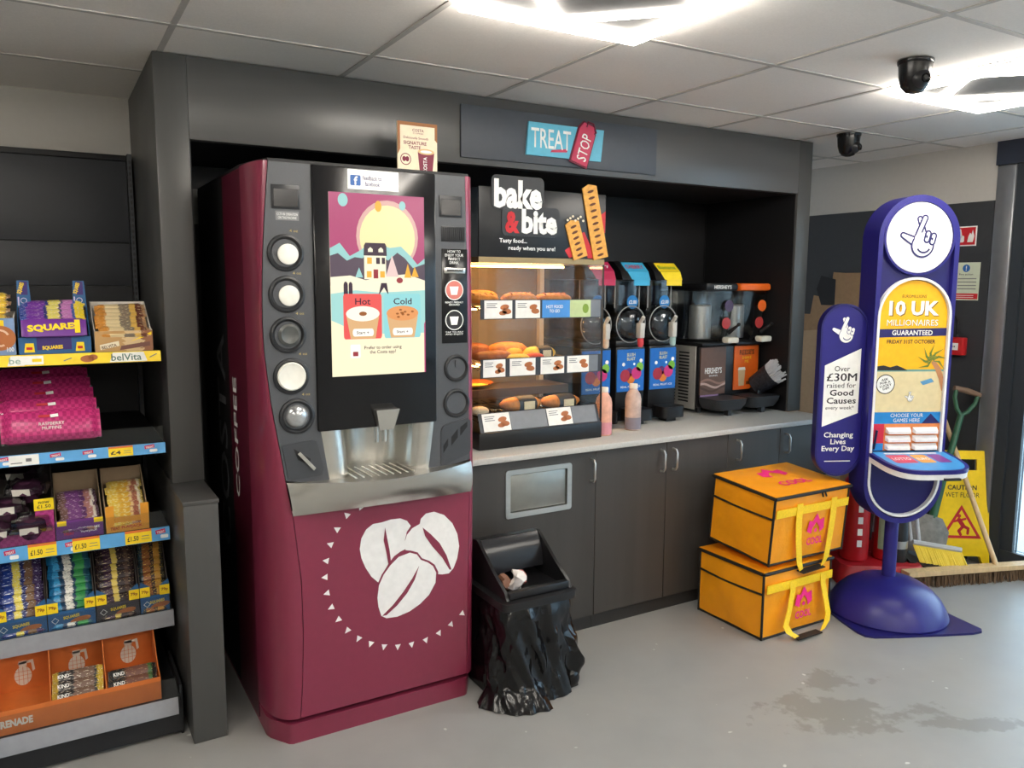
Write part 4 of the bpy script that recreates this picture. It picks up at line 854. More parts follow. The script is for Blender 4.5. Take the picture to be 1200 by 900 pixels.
# ================================================================== DELIVERY BAGS
m_or = mat('bag_orange_nylon', (244, 158, 20), .42, noise=.06, nscale=11, bump=.6); m_pipe = mat('bag_black_piping', (26, 24, 22), .6); m_str = mat('strap_yellow', (250, 206, 30), .5, noise=.1, nscale=120); m_hot = mat('print_hot_pink', (240, 40, 130), .5)
def bag(loc, rz, w, d, h, lid, label, tilt, handle_kind, sag):
    o = root('delivery_bag', label, 'bag', loc, rz, 'stacked delivery bags', True); o.rotation_euler = (tilt, 0, rz)
    # body with softly bowed walls: local front = -y
    def wall(z):
        pts = []
        for (ax0, ay0, ax1, ay1) in ((0, 0, w, 0), (w, 0, w, d), (w, d, 0, d), (0, d, 0, 0)):
            nx, ny = (ay1 - ay0), -(ax1 - ax0); L = math.hypot(nx, ny); nx /= L; ny /= L
            for k in range(8):
                q = k / 8; bow = sag * math.sin(PI * q) * math.sin(PI * min(1, max(0, z / h))) + .003 * math.sin(9 * q + 20 * z) * math.sin(PI * q)
                pts.append((ax0 + (ax1 - ax0) * q + nx * bow, ay0 + (ay1 - ay0) * q + ny * bow))
        return pts
    zs = [0, .03, .08, .13, .18, .22, .26, h] if h > .27 else [0, .05, .1, .15, .2, h]
    body = part(MB().loft([[(a, c, z) for a, c in wall(z)] for z in zs]), 'bag_body', m_or, o, smooth=60)
    # lid with slight dome
    lid_r = [[(-.004 + (w + .008) * i / 8, -.004 + (d + .008) * j / 8, h + .012 + lid * math.sin(PI * i / 8) * math.sin(PI * j / 8)) for i in range(9)] for j in range(9)]
    lm = MB().loft(lid_r, closed=False); lm.box(-.004, w + .004, -.004, d + .004, h + .001, h + .0118)
    part(lm, 'lid', m_or, o, 'orange zipped lid', smooth=60)
    pm = MB(); r = .0055
    for z in (h + .003,): pm.tube([(-.006, -.006, z), (w + .006, -.006, z), (w + .006, d + .006, z), (-.006, d + .006, z), (-.006, -.006, z)], .0075, 6)
    pm.tube([(0, 0, r), (w, 0, r), (w, d, r), (0, d, r), (0, 0, r)], r, 6)
    for (a, c) in ((0, 0), (w, 0), (0, d), (w, d)): pm.tube([(a, c, 0), (a, c, h)], r, 6)
    sd = h * .70
    pm.tube([(-.003 - sag * .7 * math.sin(PI * q / 6), d * q / 6, sd - .015 * math.sin(PI * q / 6) * (1 if sag > .01 else .2)) for q in range(7)], .0045, 6)
    part(pm, 'piping', m_pipe, o, 'black piped edges')
    # yellow strap band with two hanging loops
    zb = h * .78; yo = -.004 - sag
    sb = MB().box(.006, w - .004, yo - .002, yo + .001, zb - .018, zb + .018); part(sb, 'strap_band', m_str, o)
    def strap(pts, nm='handle_strap'):
        mb = MB(); hw = .018; rings = []
        for x, y, z, tw in pts: rings.append([(x - hw * math.cos(tw), y - hw * math.sin(tw), z), (x + hw * math.cos(tw), y + hw * math.sin(tw), z), (x + hw * math.cos(tw), y + hw * math.sin(tw) + .003, z), (x - hw * math.cos(tw), y - hw * math.sin(tw) + .003, z)])
        return mb.loft(rings)
    def hstrap(p0, p1):
        return MB().add([(p0[0], p0[1] - .018, p0[2]), (p1[0], p1[1] - .018, p1[2]), (p1[0], p1[1] + .018, p1[2]), (p0[0], p0[1] + .018, p0[2])] + [(p0[0], p0[1] - .018, p0[2] + .004), (p1[0], p1[1] - .018, p1[2] + .004), (p1[0], p1[1] + .018, p1[2] + .004), (p0[0], p0[1] + .018, p0[2] + .004)], [(0, 1, 2, 3), (4, 7, 6, 5), (0, 4, 5, 1), (1, 5, 6, 2), (2, 6, 7, 3), (3, 7, 4, 0)])
    for i, xa in enumerate((w * .31, w * .78)):
        if handle_kind == 'low':
            xa = (w * .38, w * .84)[i]; xm = (w * .22, w * .86)[i]
            pts = [(xa, yo - .003, zb + .015, 0), (xa, yo - .006, zb - .03, .1), ((xa + xm) / 2, yo - .022, zb * .55, .15), (xm, yo - .034, zb * .28, .1), (xm + (.01 if i == 0 else -.02), yo - .045, .035, 0), (xm + (.05 if i == 0 else -.06), yo - .055, .008, .2)]
        else:
            pts = [(xa, yo - .003, zb + .03, 0), (xa, yo - .006, zb - .05, 0), (xa + (.004 if i == 0 else -.012), yo - .012, zb * .42, .05), (xa + (.015 if i == 0 else -.03), yo - .020, .0, .1), (xa + (.03 if i == 0 else -.05), yo - .022, -.035, .3)]
        part(strap(pts), 'handle_strap', m_str, o, 'yellow webbing handle')
    if handle_kind == 'low': part(hstrap((w * .30, yo - .056, .006), (w * .66, yo - .056, .006)), 'handle_grip', m_pipe, o, 'black grip')
    else: part(hstrap((w * .36, yo - .022, -.045), (w * .66, yo - .022, -.040)), 'handle_grip', m_pipe, o, 'black grip')
    fr = Fr((0, yo - .0025, 0)); cx, cz = w * .56, h * .40
    crown = [(cx - .055, cz + .01), (cx - .045, cz + .055), (cx - .022, cz + .05), (cx, cz + .085), (cx + .022, cz + .05), (cx + .048, cz + .06), (cx + .052, cz + .012), (cx + .026, cz - .005), (cx + .022, cz + .02), (cx, cz + .045), (cx - .022, cz + .02), (cx - .026, cz - .005)]
    art(o, 'pink_emblem', m_hot, fr, [crown, circ(cx, cz + .008, .009)], 1); text(o, 'KOOL' if False else 'COOL', fr, cx - .05, cz - .055, .10, .034, m_hot, 1, .03)
    ft = Fr((0, 0, h + .013 + lid * .98), (1, 0, 0), (0, 1, 0)); cx, cz = w * .50, d * .56
    crown = [(cx + (a - w * .56) * 1.5, cz + (c - h * .40) * 1.2) for a, c in crown]
    if handle_kind != 'low':
        art(o, 'lid_emblem', m_hot, ft, [crown], 1); text(o, 'COOL', ft, cx - .09, cz - .115, .18, .05, m_hot, 1, .03)
        part(MB().tube([(w * .60, -.008, h), (w * .605, -.014, h - .02)], .004, 6).tube([(w * .64, -.008, h), (w * .65, -.014, h - .02)], .004, 6), 'zip_pulls', m_pipe, o)
    return o
bag((1.992, -.655, .002), 0, .418, .372, .285, .008, 'lower orange delivery bag standing on the floor, yellow handle hanging to the ground', 0, 'low', .010)
bag((2.018, -.652, .318), 0, .462, .345, .292, .006, 'upper orange delivery bag with pink lid emblem, stacked on the other bag', .075, 'high', .004)
# ================================================================== LOTTERY STAND
m_blu = mat('stand_royal_blue', (38, 34, 118), .34, noise=.03); m_wht = mat('stand_white', (236, 236, 236), .4); m_nav2 = mat('stand_deep_blue', (29, 26, 96), .36, noise=.03)
t = root('lottery_stand', 'tall blue lottery play stand with white crossed-fingers disc and domed base', 'display stand', (2.72, -.73, 0), -math.radians(25), None, True)
def stad(z0, z1, w, n=24):
    return [(w * math.cos(PI * k / n), z1 - w + w * math.sin(PI * k / n)) for k in range(n + 1)] + [(w * math.cos(PI + PI * k / n), z0 + w + w * math.sin(PI + PI * k / n)) for k in range(n + 1)]
def ring_py(o, i, y0, y1):
    n = len(o); mb = MB(); mb.add([(a, y0, z) for a, z in o] + [(a, y0, z) for a, z in i] + [(a, y1, z) for a, z in o] + [(a, y1, z) for a, z in i],
        [q for k in range(n) for q in ((k, (k + 1) % n, n + (k + 1) % n, n + k), (2 * n + k, 3 * n + k, 3 * n + (k + 1) % n, 2 * n + (k + 1) % n), (k, 2 * n + k, 2 * n + (k + 1) % n, (k + 1) % n), (n + k, n + (k + 1) % n, 3 * n + (k + 1) % n, 3 * n + k))]); return mb
part(MB().py(stad(.443, 1.861, .178), -.048, .062), 'housing', m_nav2, t, 'deep blue stadium-shaped housing')
part(ring_py(stad(.440, 1.864, .181), stad(.462, 1.842, .160), -.066, .066), 'rim', m_blu, t, 'royal blue outer rim')
dk = part(MB().lathe([(.001, .016), (.147, .016), (.150, .012), (.150, 0)], (0, -.0485, 1.686), 48, 'y'), 'logo_disc', mat('logo_disc_white', (242, 242, 242), .35), t, 'white disc with crossed-fingers hand')
part(ring_py(circ(0, 1.686, .159, n=48), circ(0, 1.686, .1505, n=48), -.068, -.0485), 'disc_ring', m_blu, t)
def hand(parent, fr, cx, cy, s, fill, line, lw, l0=1):
    w = lw
    P_ = lambda a, c: (cx + a * s, cy + c * s)
    L = [('b', caps(P_(.13, .0), P_(-.01, .40), .075 * s), caps(P_(.13, .0), P_(-.01, .40), .075 * s - w)),
         ('f', caps(P_(-.06, -.02), P_(.11, .42), .08 * s), caps(P_(-.06, -.02), P_(.11, .42), .08 * s - w)),
         ('t', caps(P_(-.02, -.16), P_(-.40, .03), .13 * s, 8, .075 * s), caps(P_(-.02, -.16), P_(-.40, .03), .13 * s - w, 8, .075 * s - w)),
         ('p', circ(*P_(.08, -.20), .28 * s, n=36), circ(*P_(.08, -.20), .28 * s - w, n=36)),
         ('j', None, [P_(-.13, -.1), P_(.13, -.05), P_(.13, .06), P_(.0, .1), P_(-.11, .02)])]
    k = l0
    for nm, o, i in L:
        if o: art(parent, 'hand_outline', line, fr, [o], k); k += 1
        art(parent, 'hand', fill, fr, [i], k); k += 1
    for a, c in ((.17, .0), (.30, -.05)):
        o = caps(P_(a, c - .07), P_(a + .03, c + .07), .08 * s); i = caps(P_(a, c - .07), P_(a + .03, c + .07), .08 * s - w)
        art(parent, 'hand_outline', line, fr, [o], k); k += 1; art(parent, 'hand', fill, fr, [i], k); k += 1
        art(parent, 'eye', line, fr, [circ(*P_(a - .005, c + .0), .022 * s, .034 * s, 10)], k)
    art(parent, 'smile', line, fr, [arcband(*P_(.10, -.20), .16 * s, max(w, .03 * s), PI * 1.15, PI * 1.85)], k)
fr = Fr((0, -.0645, 0)); hand(dk, fr, -.002, 1.69, .185, MATS['logo_disc_white'], navy, .0074)
# poster
part(ring_py(stad(.470, 1.520, .166), stad(.480, 1.510, .156), -.070, -.0485), 'white_outline', m_wht, t, 'white outline running round poster and base panel')
arch = [(-.155, .768), (.155, .768)] + [(.155 * math.cos(PI * k / 24), 1.352 + .155 * math.sin(PI * k / 24)) for k in range(25)]
m_py = mat('poster_yellow', (246, 184, 20), .4)
po = part(MB().py(arch, -.056, -.0485), 'poster', m_py, t, 'yellow prize poster'); fr = Fr((0, -.056, 0))
ink = mat('poster_ink', (40, 34, 40), .5)
text(po, 'EUROMILLIONS', fr, -.055, 1.432, .11, .013, ink, 2, .01); text(po, '10 UK', fr, -.108, 1.352, .226, .064, mat('poster_shadow', (120, 84, 20), .5), 2, .05); text(po, '10 UK', fr, -.112, 1.356, .226, .064, white, 4, .04)
text(po, 'MILLIONAIRES', fr, -.116, 1.311, .232, .026, mat('poster_shadow', (120, 84, 20), .5), 2, .03); text(po, 'MILLIONAIRES', fr, -.118, 1.313, .232, .026, white, 4, .025)
art(po, 'navy_band', navy, fr, [[(-.155, 1.262), (.155, 1.270), (.155, 1.304), (-.155, 1.298)]], 3); text(po, 'GUARANTEED', fr, -.092, 1.272, .184, .022, white, 5, .02)
text(po, 'FRIDAY 31ST OCTOBER', fr, -.112, 1.236, .22, .017, ink, 2, .02)
art(po, 'sand', mat('poster_sand', (222, 206, 160), .5), fr, [rect(-.155, .937, .155, 1.122)], 1); art(po, 'sea', mat('poster_sea', (110, 160, 150), .5), fr, [rect(-.155, 1.115, .155, 1.124)], 2)
art(po, 'hill', ink, fr, [[(-.155, 1.12), (-.15, 1.138), (-.12, 1.142), (-.09, 1.134), (-.06, 1.142), (-.03, 1.13), (-.01, 1.12)]], 3)
m_pt = mat('palm_trunk', (190, 132, 90), .6); m_plf = mat('palm_leaf', (110, 130, 50), .6)
art(po, 'palm_trunk', m_pt, fr, [[(.095, 1.155), (.115, 1.125), (.135, 1.08), (.15, 1.03), (.155, 1.03), (.155, 1.09), (.14, 1.13), (.11, 1.165)]], 4)
art(po, 'palm_leaves', m_plf, fr, [rotp([(.10, 1.16), (.13, 1.168), (.172, 1.155), (.13, 1.178)], a, (.10, 1.163)) for a in (.2, .9, 1.6, 2.3, 3.0, 3.7, -.5)], 5)
art(po, 'palm_leaves', m_plf, fr, [rotp([(.10, 1.16), (.12, 1.166), (.145, 1.155), (.12, 1.172)], a, (.10, 1.163)) for a in (.55, 1.25, 1.95, 2.65, 3.4)], 6)
art(po, 'roundel', ink, fr, [circ(-.107, 1.060, .043)], 3); art(po, 'roundel_face', white, fr, [circ(-.107, 1.060, .039)], 4); text(po, 'ASK\nFOR A\nLUCKY\nDIP!', fr, -.134, 1.036, .054, .050, ink, 5, .025, rot=.2)
art(po, 'towel', mat('towel_blue', (90, 150, 190), .5), fr, [[(.05, 1.07), (.10, 1.085), (.115, 1.07), (.065, 1.055)]], 3)
hand(po, fr, .005, 1.005, .046, white, grey, .0012, 3)
art(po, 'blue_band', mat('poster_blue_band', (30, 130, 200), .5), fr, [rect(-.155, .886, .155, .937)], 2); art(po, 'band_shade', navy, fr, [[(.07, .886), (.155, .886), (.11, .93)]], 3); text(po, 'CHOOSE YOUR\nGAMES HERE', fr, -.075, .893, .15, .038, white, 5, .03)
art(po, 'game_strip', mat('poster_crimson', (206, 40, 70), .5), fr, [rect(-.155, .80, -.10, .886)], 2); art(po, 'game_strip', MATS['poster_blue_band'], fr, [rect(-.155, .768, -.10, .80)], 2)
art(po, 'game_panel', mat('poster_orange', (220, 130, 70), .5), fr, [rect(-.10, .768, .155, .886)], 2)
for r_ in range(3):
    for c_ in range(2):
        xa = -.093 + c_ * .124; za = .776 + r_ * .036
        pk = part(MB().loft([[(xa, -.057, za), (xa + .112, -.057, za), (xa + .112, -.057, za + .022), (xa, -.057, za + .022)], [(xa + .004, -.078, za - .004), (xa + .106, -.078, za - .004), (xa + .106, -.078, za + .008), (xa + .004, -.078, za + .008)]]), 'slip_pocket', m_wht, t, 'white play slip pocket')
# writing tray
tro = [(.185 * math.cos(a) if True else 0, -.05 - .0 ) for a in ()]
def trayshape(grow): 
    o = []
    for k in range(33):
        a = PI * k / 32; o.append((-(.176 + grow) * abs(math.cos(a)) ** .55 * (1 if math.cos(a) > 0 else -1), -.10 - (.20 + grow) * math.sin(a) ** .6))
    return [(-.176 - grow, -.05)] + o + [(.176 + grow, -.05)]
M_t = Matrix.Translation((.012, -.05, .752)) @ Matrix.Rotation(math.radians(7), 4, 'X') @ Matrix.Translation((0, .05, 0))
part(MB().pz(trayshape(0), -.030, -.0065).xf(M_t), 'tray_edge', m_wht, t, 'white tray lip')
ty = part(MB().pz(trayshape(.002), -.006, .010).xf(M_t), 'writing_tray', m_blu, t, 'blue writing tray')
u_ = M_t.to_3x3() @ Vector((1, 0, 0)); v_ = M_t.to_3x3() @ Vector((0, 1, 0)); frt = Fr(M_t @ Vector((0, 0, .010)), u_, v_)
art(ty, 'print_base', mat('tray_print_blue', (70, 150, 210), .3), frt, [[(a * .92, c * .96 - .004) for a, c in trayshape(0)]], 1)
for (a, c, w_, h_, cc) in ((-.13, -.20, .10, .10, (214, 70, 100)), (-.02, -.20, .07, .10, (236, 160, 70)), (.06, -.20, .06, .10, (130, 60, 140)), (-.12, -.09, .24, .02, (226, 230, 240))):
    art(ty, 'game_tile', mat('tray_%d_%d_%d' % cc, cc, .35), frt, [rrect(a, c, a + w_, c + h_, .01)], 2)
text(ty, 'LOTTO', frt, -.12, -.165, .08, .03, white, 3, .02); text(ty, 'EURO', frt, -.012, -.165, .055, .026, white, 3, .02)
part(MB().box(.03, .10, -.305, -.285, .690, .700), 'slip_slot', m_dk, t)
part(MB().tube([(-.145, -.062, .775), (-.138, -.068, .86)], .005, 8), 'pen', mat('pen_navy', (28, 30, 70), .3), t)
# pole, dome, floor plate
part(MB().lathe([(.029, .12), (.029, .46)], (0, 0, 0), 20), 'pole', m_blu, t)
part(MB().lathe([(.252, .010), (.255, .016), (.245, .045), (.222, .085), (.185, .123), (.135, .153), (.08, .171), (.03, .178)], (0, 0, 0), 48), 'dome_base', m_blu, t, 'blue dome base')
pl = [(.262 * math.cos(a), .262 * math.sin(a)) for a in [k * PI / 20 for k in range(21)]] + [(-.262, -.08), (-.25, -.20), (-.235, -.242), (-.20, -.258), (-.10, -.262), (.10, -.262), (.24, -.258), (.29, -.245), (.305, -.222), (.285, -.14), (.265, -.06)]
part(MB().pz(pl, 0, .0095), 'floor_plate', m_nav2, t, 'flat blue floor plate')
# side blade
bl = part(MB().py([(a - .283, z) for a, z in stad(.650, 1.402, .104)], -.014, .014), 'side_blade', m_blu, t, 'slim blue side sign'); part(ring_py([(a - .283, z) for a, z in stad(.647, 1.405, .107)], [(a - .283, z) for a, z in stad(.655, 1.397, .099)], -.019, .019), 'blade_rim', m_nav2, t)
part(MB().box(-.18, -.17, -.01, .01, .8, .86).box(-.18, -.17, -.01, .01, 1.2, 1.26), 'blade_bracket', m_nav2, t)
fr = Fr((-.283, -.014, 0)); hand(bl, fr, -.002, 1.292, .118, white, m_blu, .0022)
art(bl, 'white_panel', white, fr, [[(-.080, 1.138), (.082, 1.212), (.082, .928), (-.080, .868)]], 1)
text(bl, 'Over', fr, -.035, 1.112, .07, .024, ink, 2, .005); text(bl, '£30M', fr, -.069, 1.070, .136, .034, ink, 2); text(bl, '£30M', fr, -.067, 1.0695, .136, .035, ink, 3); text(bl, 'raised for', fr, -.066, 1.040, .132, .022, ink, 2, .004)
text(bl, 'Good\nCauses', fr, -.064, .970, .134, .062, ink, 2, .02); text(bl, 'every week*', fr, -.068, .940, .13, .021, ink, 2, .004)
text(bl, 'Changing\nLives\nEvery Day', fr, -.075, .752, .15, .092, white, 2, .018); art(bl, 'small_print', white, fr, [rect(-.06, .712, .06, .716)], 1)

# ================================================================== CORNER BY THE DOOR
fx = 3.756
def wallsign(y0, y1, z0, z1, m, label, name): 
    o = solo(MB().box(fx - .003, fx - .0005, min(y0, y1), max(y0, y1), z0, z1), name, m, label, 'sign'); return o
o = wallsign(-.309, -.422, 1.696, 1.800, white, 'red and white fire alarm call point sign on dark wall', 'fire_sign'); fr = Fr((fx - .003, -.309, 1.696), (0, -1, 0), (0, 0, 1))
art(o, 'red_field', redp, fr, [rect(.006, .006, .107, .098)], 1); art(o, 'hand_symbol', white, fr, [rrect(.014, .02, .048, .055, .008), caps((.03, .05), (.022, .085), .007)], 2); art(o, 'flame_symbol', white, fr, [[(.065, .02), (.095, .02), (.102, .05), (.092, .085), (.085, .06), (.078, .07), (.07, .05)]], 2)
o = wallsign(-.309, -.454, 1.408, 1.609, mat('notice_pale_green', (206, 214, 190), .6), 'pale green fire action notice on dark wall', 'fire_notice'); fr = Fr((fx - .003, -.309, 1.408), (0, -1, 0), (0, 0, 1))
art(o, 'blue_spot', mat('notice_blue', (40, 100, 170), .5), fr, [circ(.072, .170, .02)], 1); text(o, '!', fr, .069, .157, .006, .026, white, 2, .03); text(o, 'Fire action', fr, .035, .133, .075, .010, ink, 1, .01)
art(o, 'print_lines', grey, fr, [rect(.03, .112 - .018 * k, .13, .117 - .018 * k) for k in range(4)], 1); art(o, 'side_icons', navy, fr, [rect(.006, .10 - .025 * k, .022, .115 - .025 * k) for k in range(2)], 1); art(o, 'red_band', redp, fr, [rect(.003, .006, .142, .036)], 1); art(o, 'band_lines', white, fr, [rect(.02, .014, .12, .017), rect(.02, .024, .12, .027)], 2)
t = root('fire_call_point', 'red fire alarm call point box on dark wall', 'alarm', (fx, -.36, 1.11))
part(MB().bbox(fx - .045, fx - .0005, -.417, -.306, 1.112, 1.208, .006), 'box', mat('alarm_red', (190, 36, 40), .35), t); part(MB().box(fx - .0465, fx - .0455, -.392, -.330, 1.140, 1.178), 'glass_plate', white, t); art(t, 'press_dots', ink, Fr((fx - .0465, -.330, 1.14), (0, -1, 0), (0, 0, 1)), [circ(.02 + .011 * k, .019, .004, n=10) for k in range(3)], 1)
part(MB().tube([(fx - .01, -.36, 1.208), (fx - .01, -.36, 1.30), (fx - .01, -.31, 1.36)], .006, 6), 'cable', m_mat, t)
# folded cardboard leaning in the nook
t = root('cardboard_sheet', 'flattened brown cardboard box leaning in the corner behind the pillar', 'cardboard', (3.70, .45, 0)); m_cb = mat('cardboard_brown', (150, 122, 92), .8, noise=.08)
part(MB().px([(.16, 0), (.72, 0), (.72, 1.30), (.60, 1.30), (.58, 1.42), (.46, 1.40), (.44, 1.565), (.36, 1.56), (.16, 1.56)], 3.735, 3.741), 'board', m_cb, t); part(MB().px([(.30, .20), (.76, .20), (.76, 1.18), (.34, 1.22)], 3.722, 3.7285), 'flap', mat('cardboard_pale', (172, 146, 116), .8), t)
art(t, 'hand_hole', m_mat, Fr((3.7349, 0, 0), (0, -1, 0), (0, 0, 1)), [[(-.52, 1.36), (-.42, 1.36), (-.42, 1.52), (-.53, 1.545), (-.56, 1.46)]], 1)
# fire extinguishers on a red stand
t = root('extinguisher_stand', 'red plastic double stand under the fire extinguishers', 'stand', (3.09, -.40, 0), -.55, None, True); m_red = mat('extinguisher_red', (176, 26, 34), .32); m_redd = mat('stand_dark_red', (168, 26, 36), .45)
part(MB().loft([[(a, c, z) for a, c in rrect(-.23 + i, -.15 + i, .23 - i, .15 - i, .05)] for z, i in ((0, 0), (.05, .006), (.09, .03))]), 'tray', m_redd, t)
part(MB().loft([[(a, c, z) for a, c in rrect(-.20, .10, .20, .145, .02)] for z in (.0905, .36)]), 'back_plate', m_redd, t); part(MB().bbox(-.17, .17, .095, .0995, .20, .34, .002), 'sign_plate', white, t)
def ext(x, y, bodym, label, band, hgt=.45):
    o = root('fire_extinguisher', label, 'extinguisher', (x, y, .091), -.6, 'fire extinguishers on the red stand', True)
    part(MB().lathe([(.06, 0), (.068, .008), (.068, hgt - .09), (.062, hgt - .05), (.035, hgt - .02), (.02, hgt)], seg=24), 'cylinder', bodym, o)
    part(MB().bbox(-.018, .018, -.045, .03, hgt + .001, hgt + .025, .003).tube([(0, .02, hgt + .03), (0, -.075, hgt + .055)], .008, 6).tube([(0, .02, hgt + .02), (0, -.075, hgt + .015)], .006, 6), 'valve', m_sbk, o)
    part(MB().tube([(.02, 0, hgt + .012), (.075, 0, hgt - .03), (.082, 0, hgt - .18), (.075, 0, .10)], .009, 8), 'hose', m_sbk, o)
    part(MB().loft([[(.0688 * math.cos(a), .0688 * math.sin(a), z) for a in [-PI * .85 + PI * .7 * k / 12 for k in range(13)]] for z in (.06, hgt - .12)], closed=False), 'label', band, o)
    art(o, 'print_boxes', white, Fr((0, -.0692, 0)), [rect(-.012, .08 + .06 * k, .012, .115 + .06 * k) for k in range(4)], 1)
ext(3.00, -.345, m_red, 'red fire extinguisher, left one on the red stand', m_red, .46); ext(3.15, -.43, m_red, 'red fire extinguisher with pale green label beside the blue pole', mat('label_pale_green', (150, 180, 150), .5), .46)
t = root('spray_can', 'black canister with silver band standing behind the blue pole', 'canister', (3.17, -.475, 0), 0, None, True)
part(MB().lathe([(.045, .0), (.045, .05), (.045, .30), (.03, .33), (.015, .335)], seg=20).xf(Matrix.Translation((0, 0, .0))), 'can', m_sbk, t); part(MB().lathe([(.0456, .16), (.0456, .20)], seg=20, cap=False), 'band', m_steel, t)
# yellow bag of absorbent
t = root('granule_bag', 'yellow printed granule bag slumped behind the stand pole', 'bag', (3.36, -.33, 0), -.5, None, True)
part(MB().loft([[(a * s, c * s, z) for a, c in rrect(-.085, -.05, .085, .05, .04)] for z, s in ((0, 1), (.05, 1.1), (.2, 1.08), (.32, .9), (.37, .75))]), 'sack', mat('sack_yellow', (220, 206, 70), .5, noise=.2, nscale=20), t, smooth=60); text(t, 'ABSORB', Fr((0, -.058, 0)), -.03, .15, .14, .05, black, 4, .03, rot=PI / 2)
# wet floor sign
t = root('wet_floor_sign', 'folded yellow wet floor caution sign leaning beside the door', 'sign', (3.63, -.535, 0), -math.atan2(.16, .23), None, True); t.rotation_euler = (-.10, 0, -math.atan2(.16, .23)); m_wy = mat('caution_yellow', (246, 208, 20), .4)
out = [(-.155, 0), (-.12, 0), (-.10, .05), (.10, .05), (.12, 0), (.15, 0), (.132, .60), (.12, .615), (-.12, .615), (-.13, .60)]
sg = MB(); hole = rrect(-.062, .515, .072, .565, .015)
n_ = 0
sg.py([(-.155, 0), (-.12, 0), (-.10, .05), (.10, .05), (.12, 0), (.15, 0), (.135, .51), (-.137, .51)], -.008, .004).py([(-.137, .5105), (-.063, .5105), (-.063, .569), (-.133, .569)], -.008, .004).py([(.073, .5105), (.135, .5105), (.133, .569), (.073, .569)], -.008, .004).py([(-.133, .5695), (.133, .5695), (.131, .60), (.12, .615), (-.12, .615), (-.131, .60)], -.008, .004)
part(sg, 'front_leaf', m_wy, t); part(MB().py([(-.155, 0), (-.12, 0), (-.10, .05), (.10, .05), (.12, 0), (.15, 0), (.135, .505), (-.137, .505)], .012, .024), 'rear_leaf', m_wy, t); part(MB().tube([(-.13, .008, .605), (.13, .008, .605)], .007, 8), 'hinge', m_wy, t)
fr = Fr((0, -.008, 0)); text(t, 'CAUTION', fr, -.075, .405, .15, .026, ink, 1, .02); text(t, 'WET FLOOR', fr, -.085, .365, .175, .026, ink, 1, .02)
art(t, 'warning_triangle', redp, fr, [[(-.105, .145), (.105, .145), (.0, .325)]], 1); art(t, 'triangle_face', m_wy, fr, [[(-.08, .16), (.08, .16), (0, .298)]], 2)
art(t, 'slipping_figure', redp, fr, [[(p, q - .02) for p, q in pl_] for pl_ in [circ(-.012, .285, .010), caps((-.012, .265), (.010, .232), .011), caps((.01, .232), (.036, .218), .008), caps((.036, .218), (.034, .192), .007), caps((.01, .23), (-.012, .205), .008), caps((-.012, .205), (-.002, .186), .007), caps((-.014, .262), (-.038, .255), .006), caps((-.008, .262), (.02, .27), .006)]], 3)
# shovel
t = root('shovel', 'green shafted shovel with wooden D handle leaning by the wet floor sign', 'shovel', (3.40, -.44, 0)); m_gn = mat('shovel_green', (44, 92, 66), .4); m_wd = mat('wood_pale', (206, 176, 132), .5, noise=.15, nscale=12, stretch=(6, 6, .6)); m_bl = mat('shovel_steel_dirty', (130, 128, 122), .6, metal=.3, noise=.3, nscale=30)
A = Vector((3.455, -.475, .27)); B = Vector((3.650, -.470, .80)); dv = (B - A).normalized(); sd_ = dv.cross(Vector((-.6, -.8, 0))).normalized()
part(MB().tube([A, A + dv * .2, B], [.021, .018, .016], 10), 'shaft', m_gn, t)
part(MB().tube([B, B + dv * .03 + sd_ * .03, B + dv * .085 + sd_ * .055, B + dv * .135 + sd_ * .058], .011, 8).tube([B, B + dv * .03 - sd_ * .03, B + dv * .085 - sd_ * .055, B + dv * .135 - sd_ * .058], .011, 8), 'yoke', m_gn, t); part(MB().tube([B + dv * .133 + sd_ * .070, B + dv * .137, B + dv * .133 - sd_ * .070], [.014, .017, .014], 10), 'grip', mat('grip_wood_dark', (120, 96, 78), .6), t, 'wooden grip')
nb = sd_.cross(dv).normalized(); bm_ = []
for q, w_ in ((0, .05), (.06, .10), (.16, .105), (.22, .09), (.27, .05)):
    c = A - dv * (q * .98 - .01); bm_.append([c + sd_ * (w_ * s) + nb * (.02 * (1 - s * s)) for s in (-1, -.5, 0, .5, 1)] + [c + sd_ * (w_ * s) + nb * (.02 * (1 - s * s) - .004) for s in (1, .5, 0, -.5, -1)])
part(MB().loft(bm_), 'blade', m_bl, t, 'dull steel blade', smooth=50)
# dustpan and brush with long grey handles
t = root('dustpan_brush', 'grey long-handled brush with yellow bristles clipped over a black dustpan', 'brush set', (3.30, -.55, 0)); m_hg = mat('handle_grey', (176, 178, 180), .4)
u2 = Vector((.82, -.57, 0)).normalized(); n2_ = Vector((-.57, -.82, 0)); c0 = Vector((3.325, -.575, 0))
br = []
part(MB().tube([c0 - u2 * .11 + Vector((0, 0, .185)), c0 + u2 * .13 + Vector((0, 0, .150))], .014, 8), 'brush_head', m_hg, t)
random.seed(5); bb = MB()
for k in range(70):
    q = k / 69; p = c0 - u2 * .108 + u2 * .236 * q + Vector((0, 0, .178 - .035 * q)); bb.tube([p, p + n2_ * (.045 + .015 * random.random()) + u2 * .02 + Vector((0, 0, -.080))], .0042, 5)
part(bb, 'bristles', mat('bristle_yellow', (232, 204, 70), .6), t, 'yellow bristles', kind='stuff')
part(MB().tube([c0 - u2 * .10 + Vector((0, .02, .185)), c0 - u2 * .13 + Vector((.05, .12, .66))], .010, 8).tube([c0 - u2 * .06 + Vector((0, .02, .18)), c0 - u2 * .08 + Vector((.05, .12, .66))], .010, 8), 'handle', m_hg, t, 'grey handles')
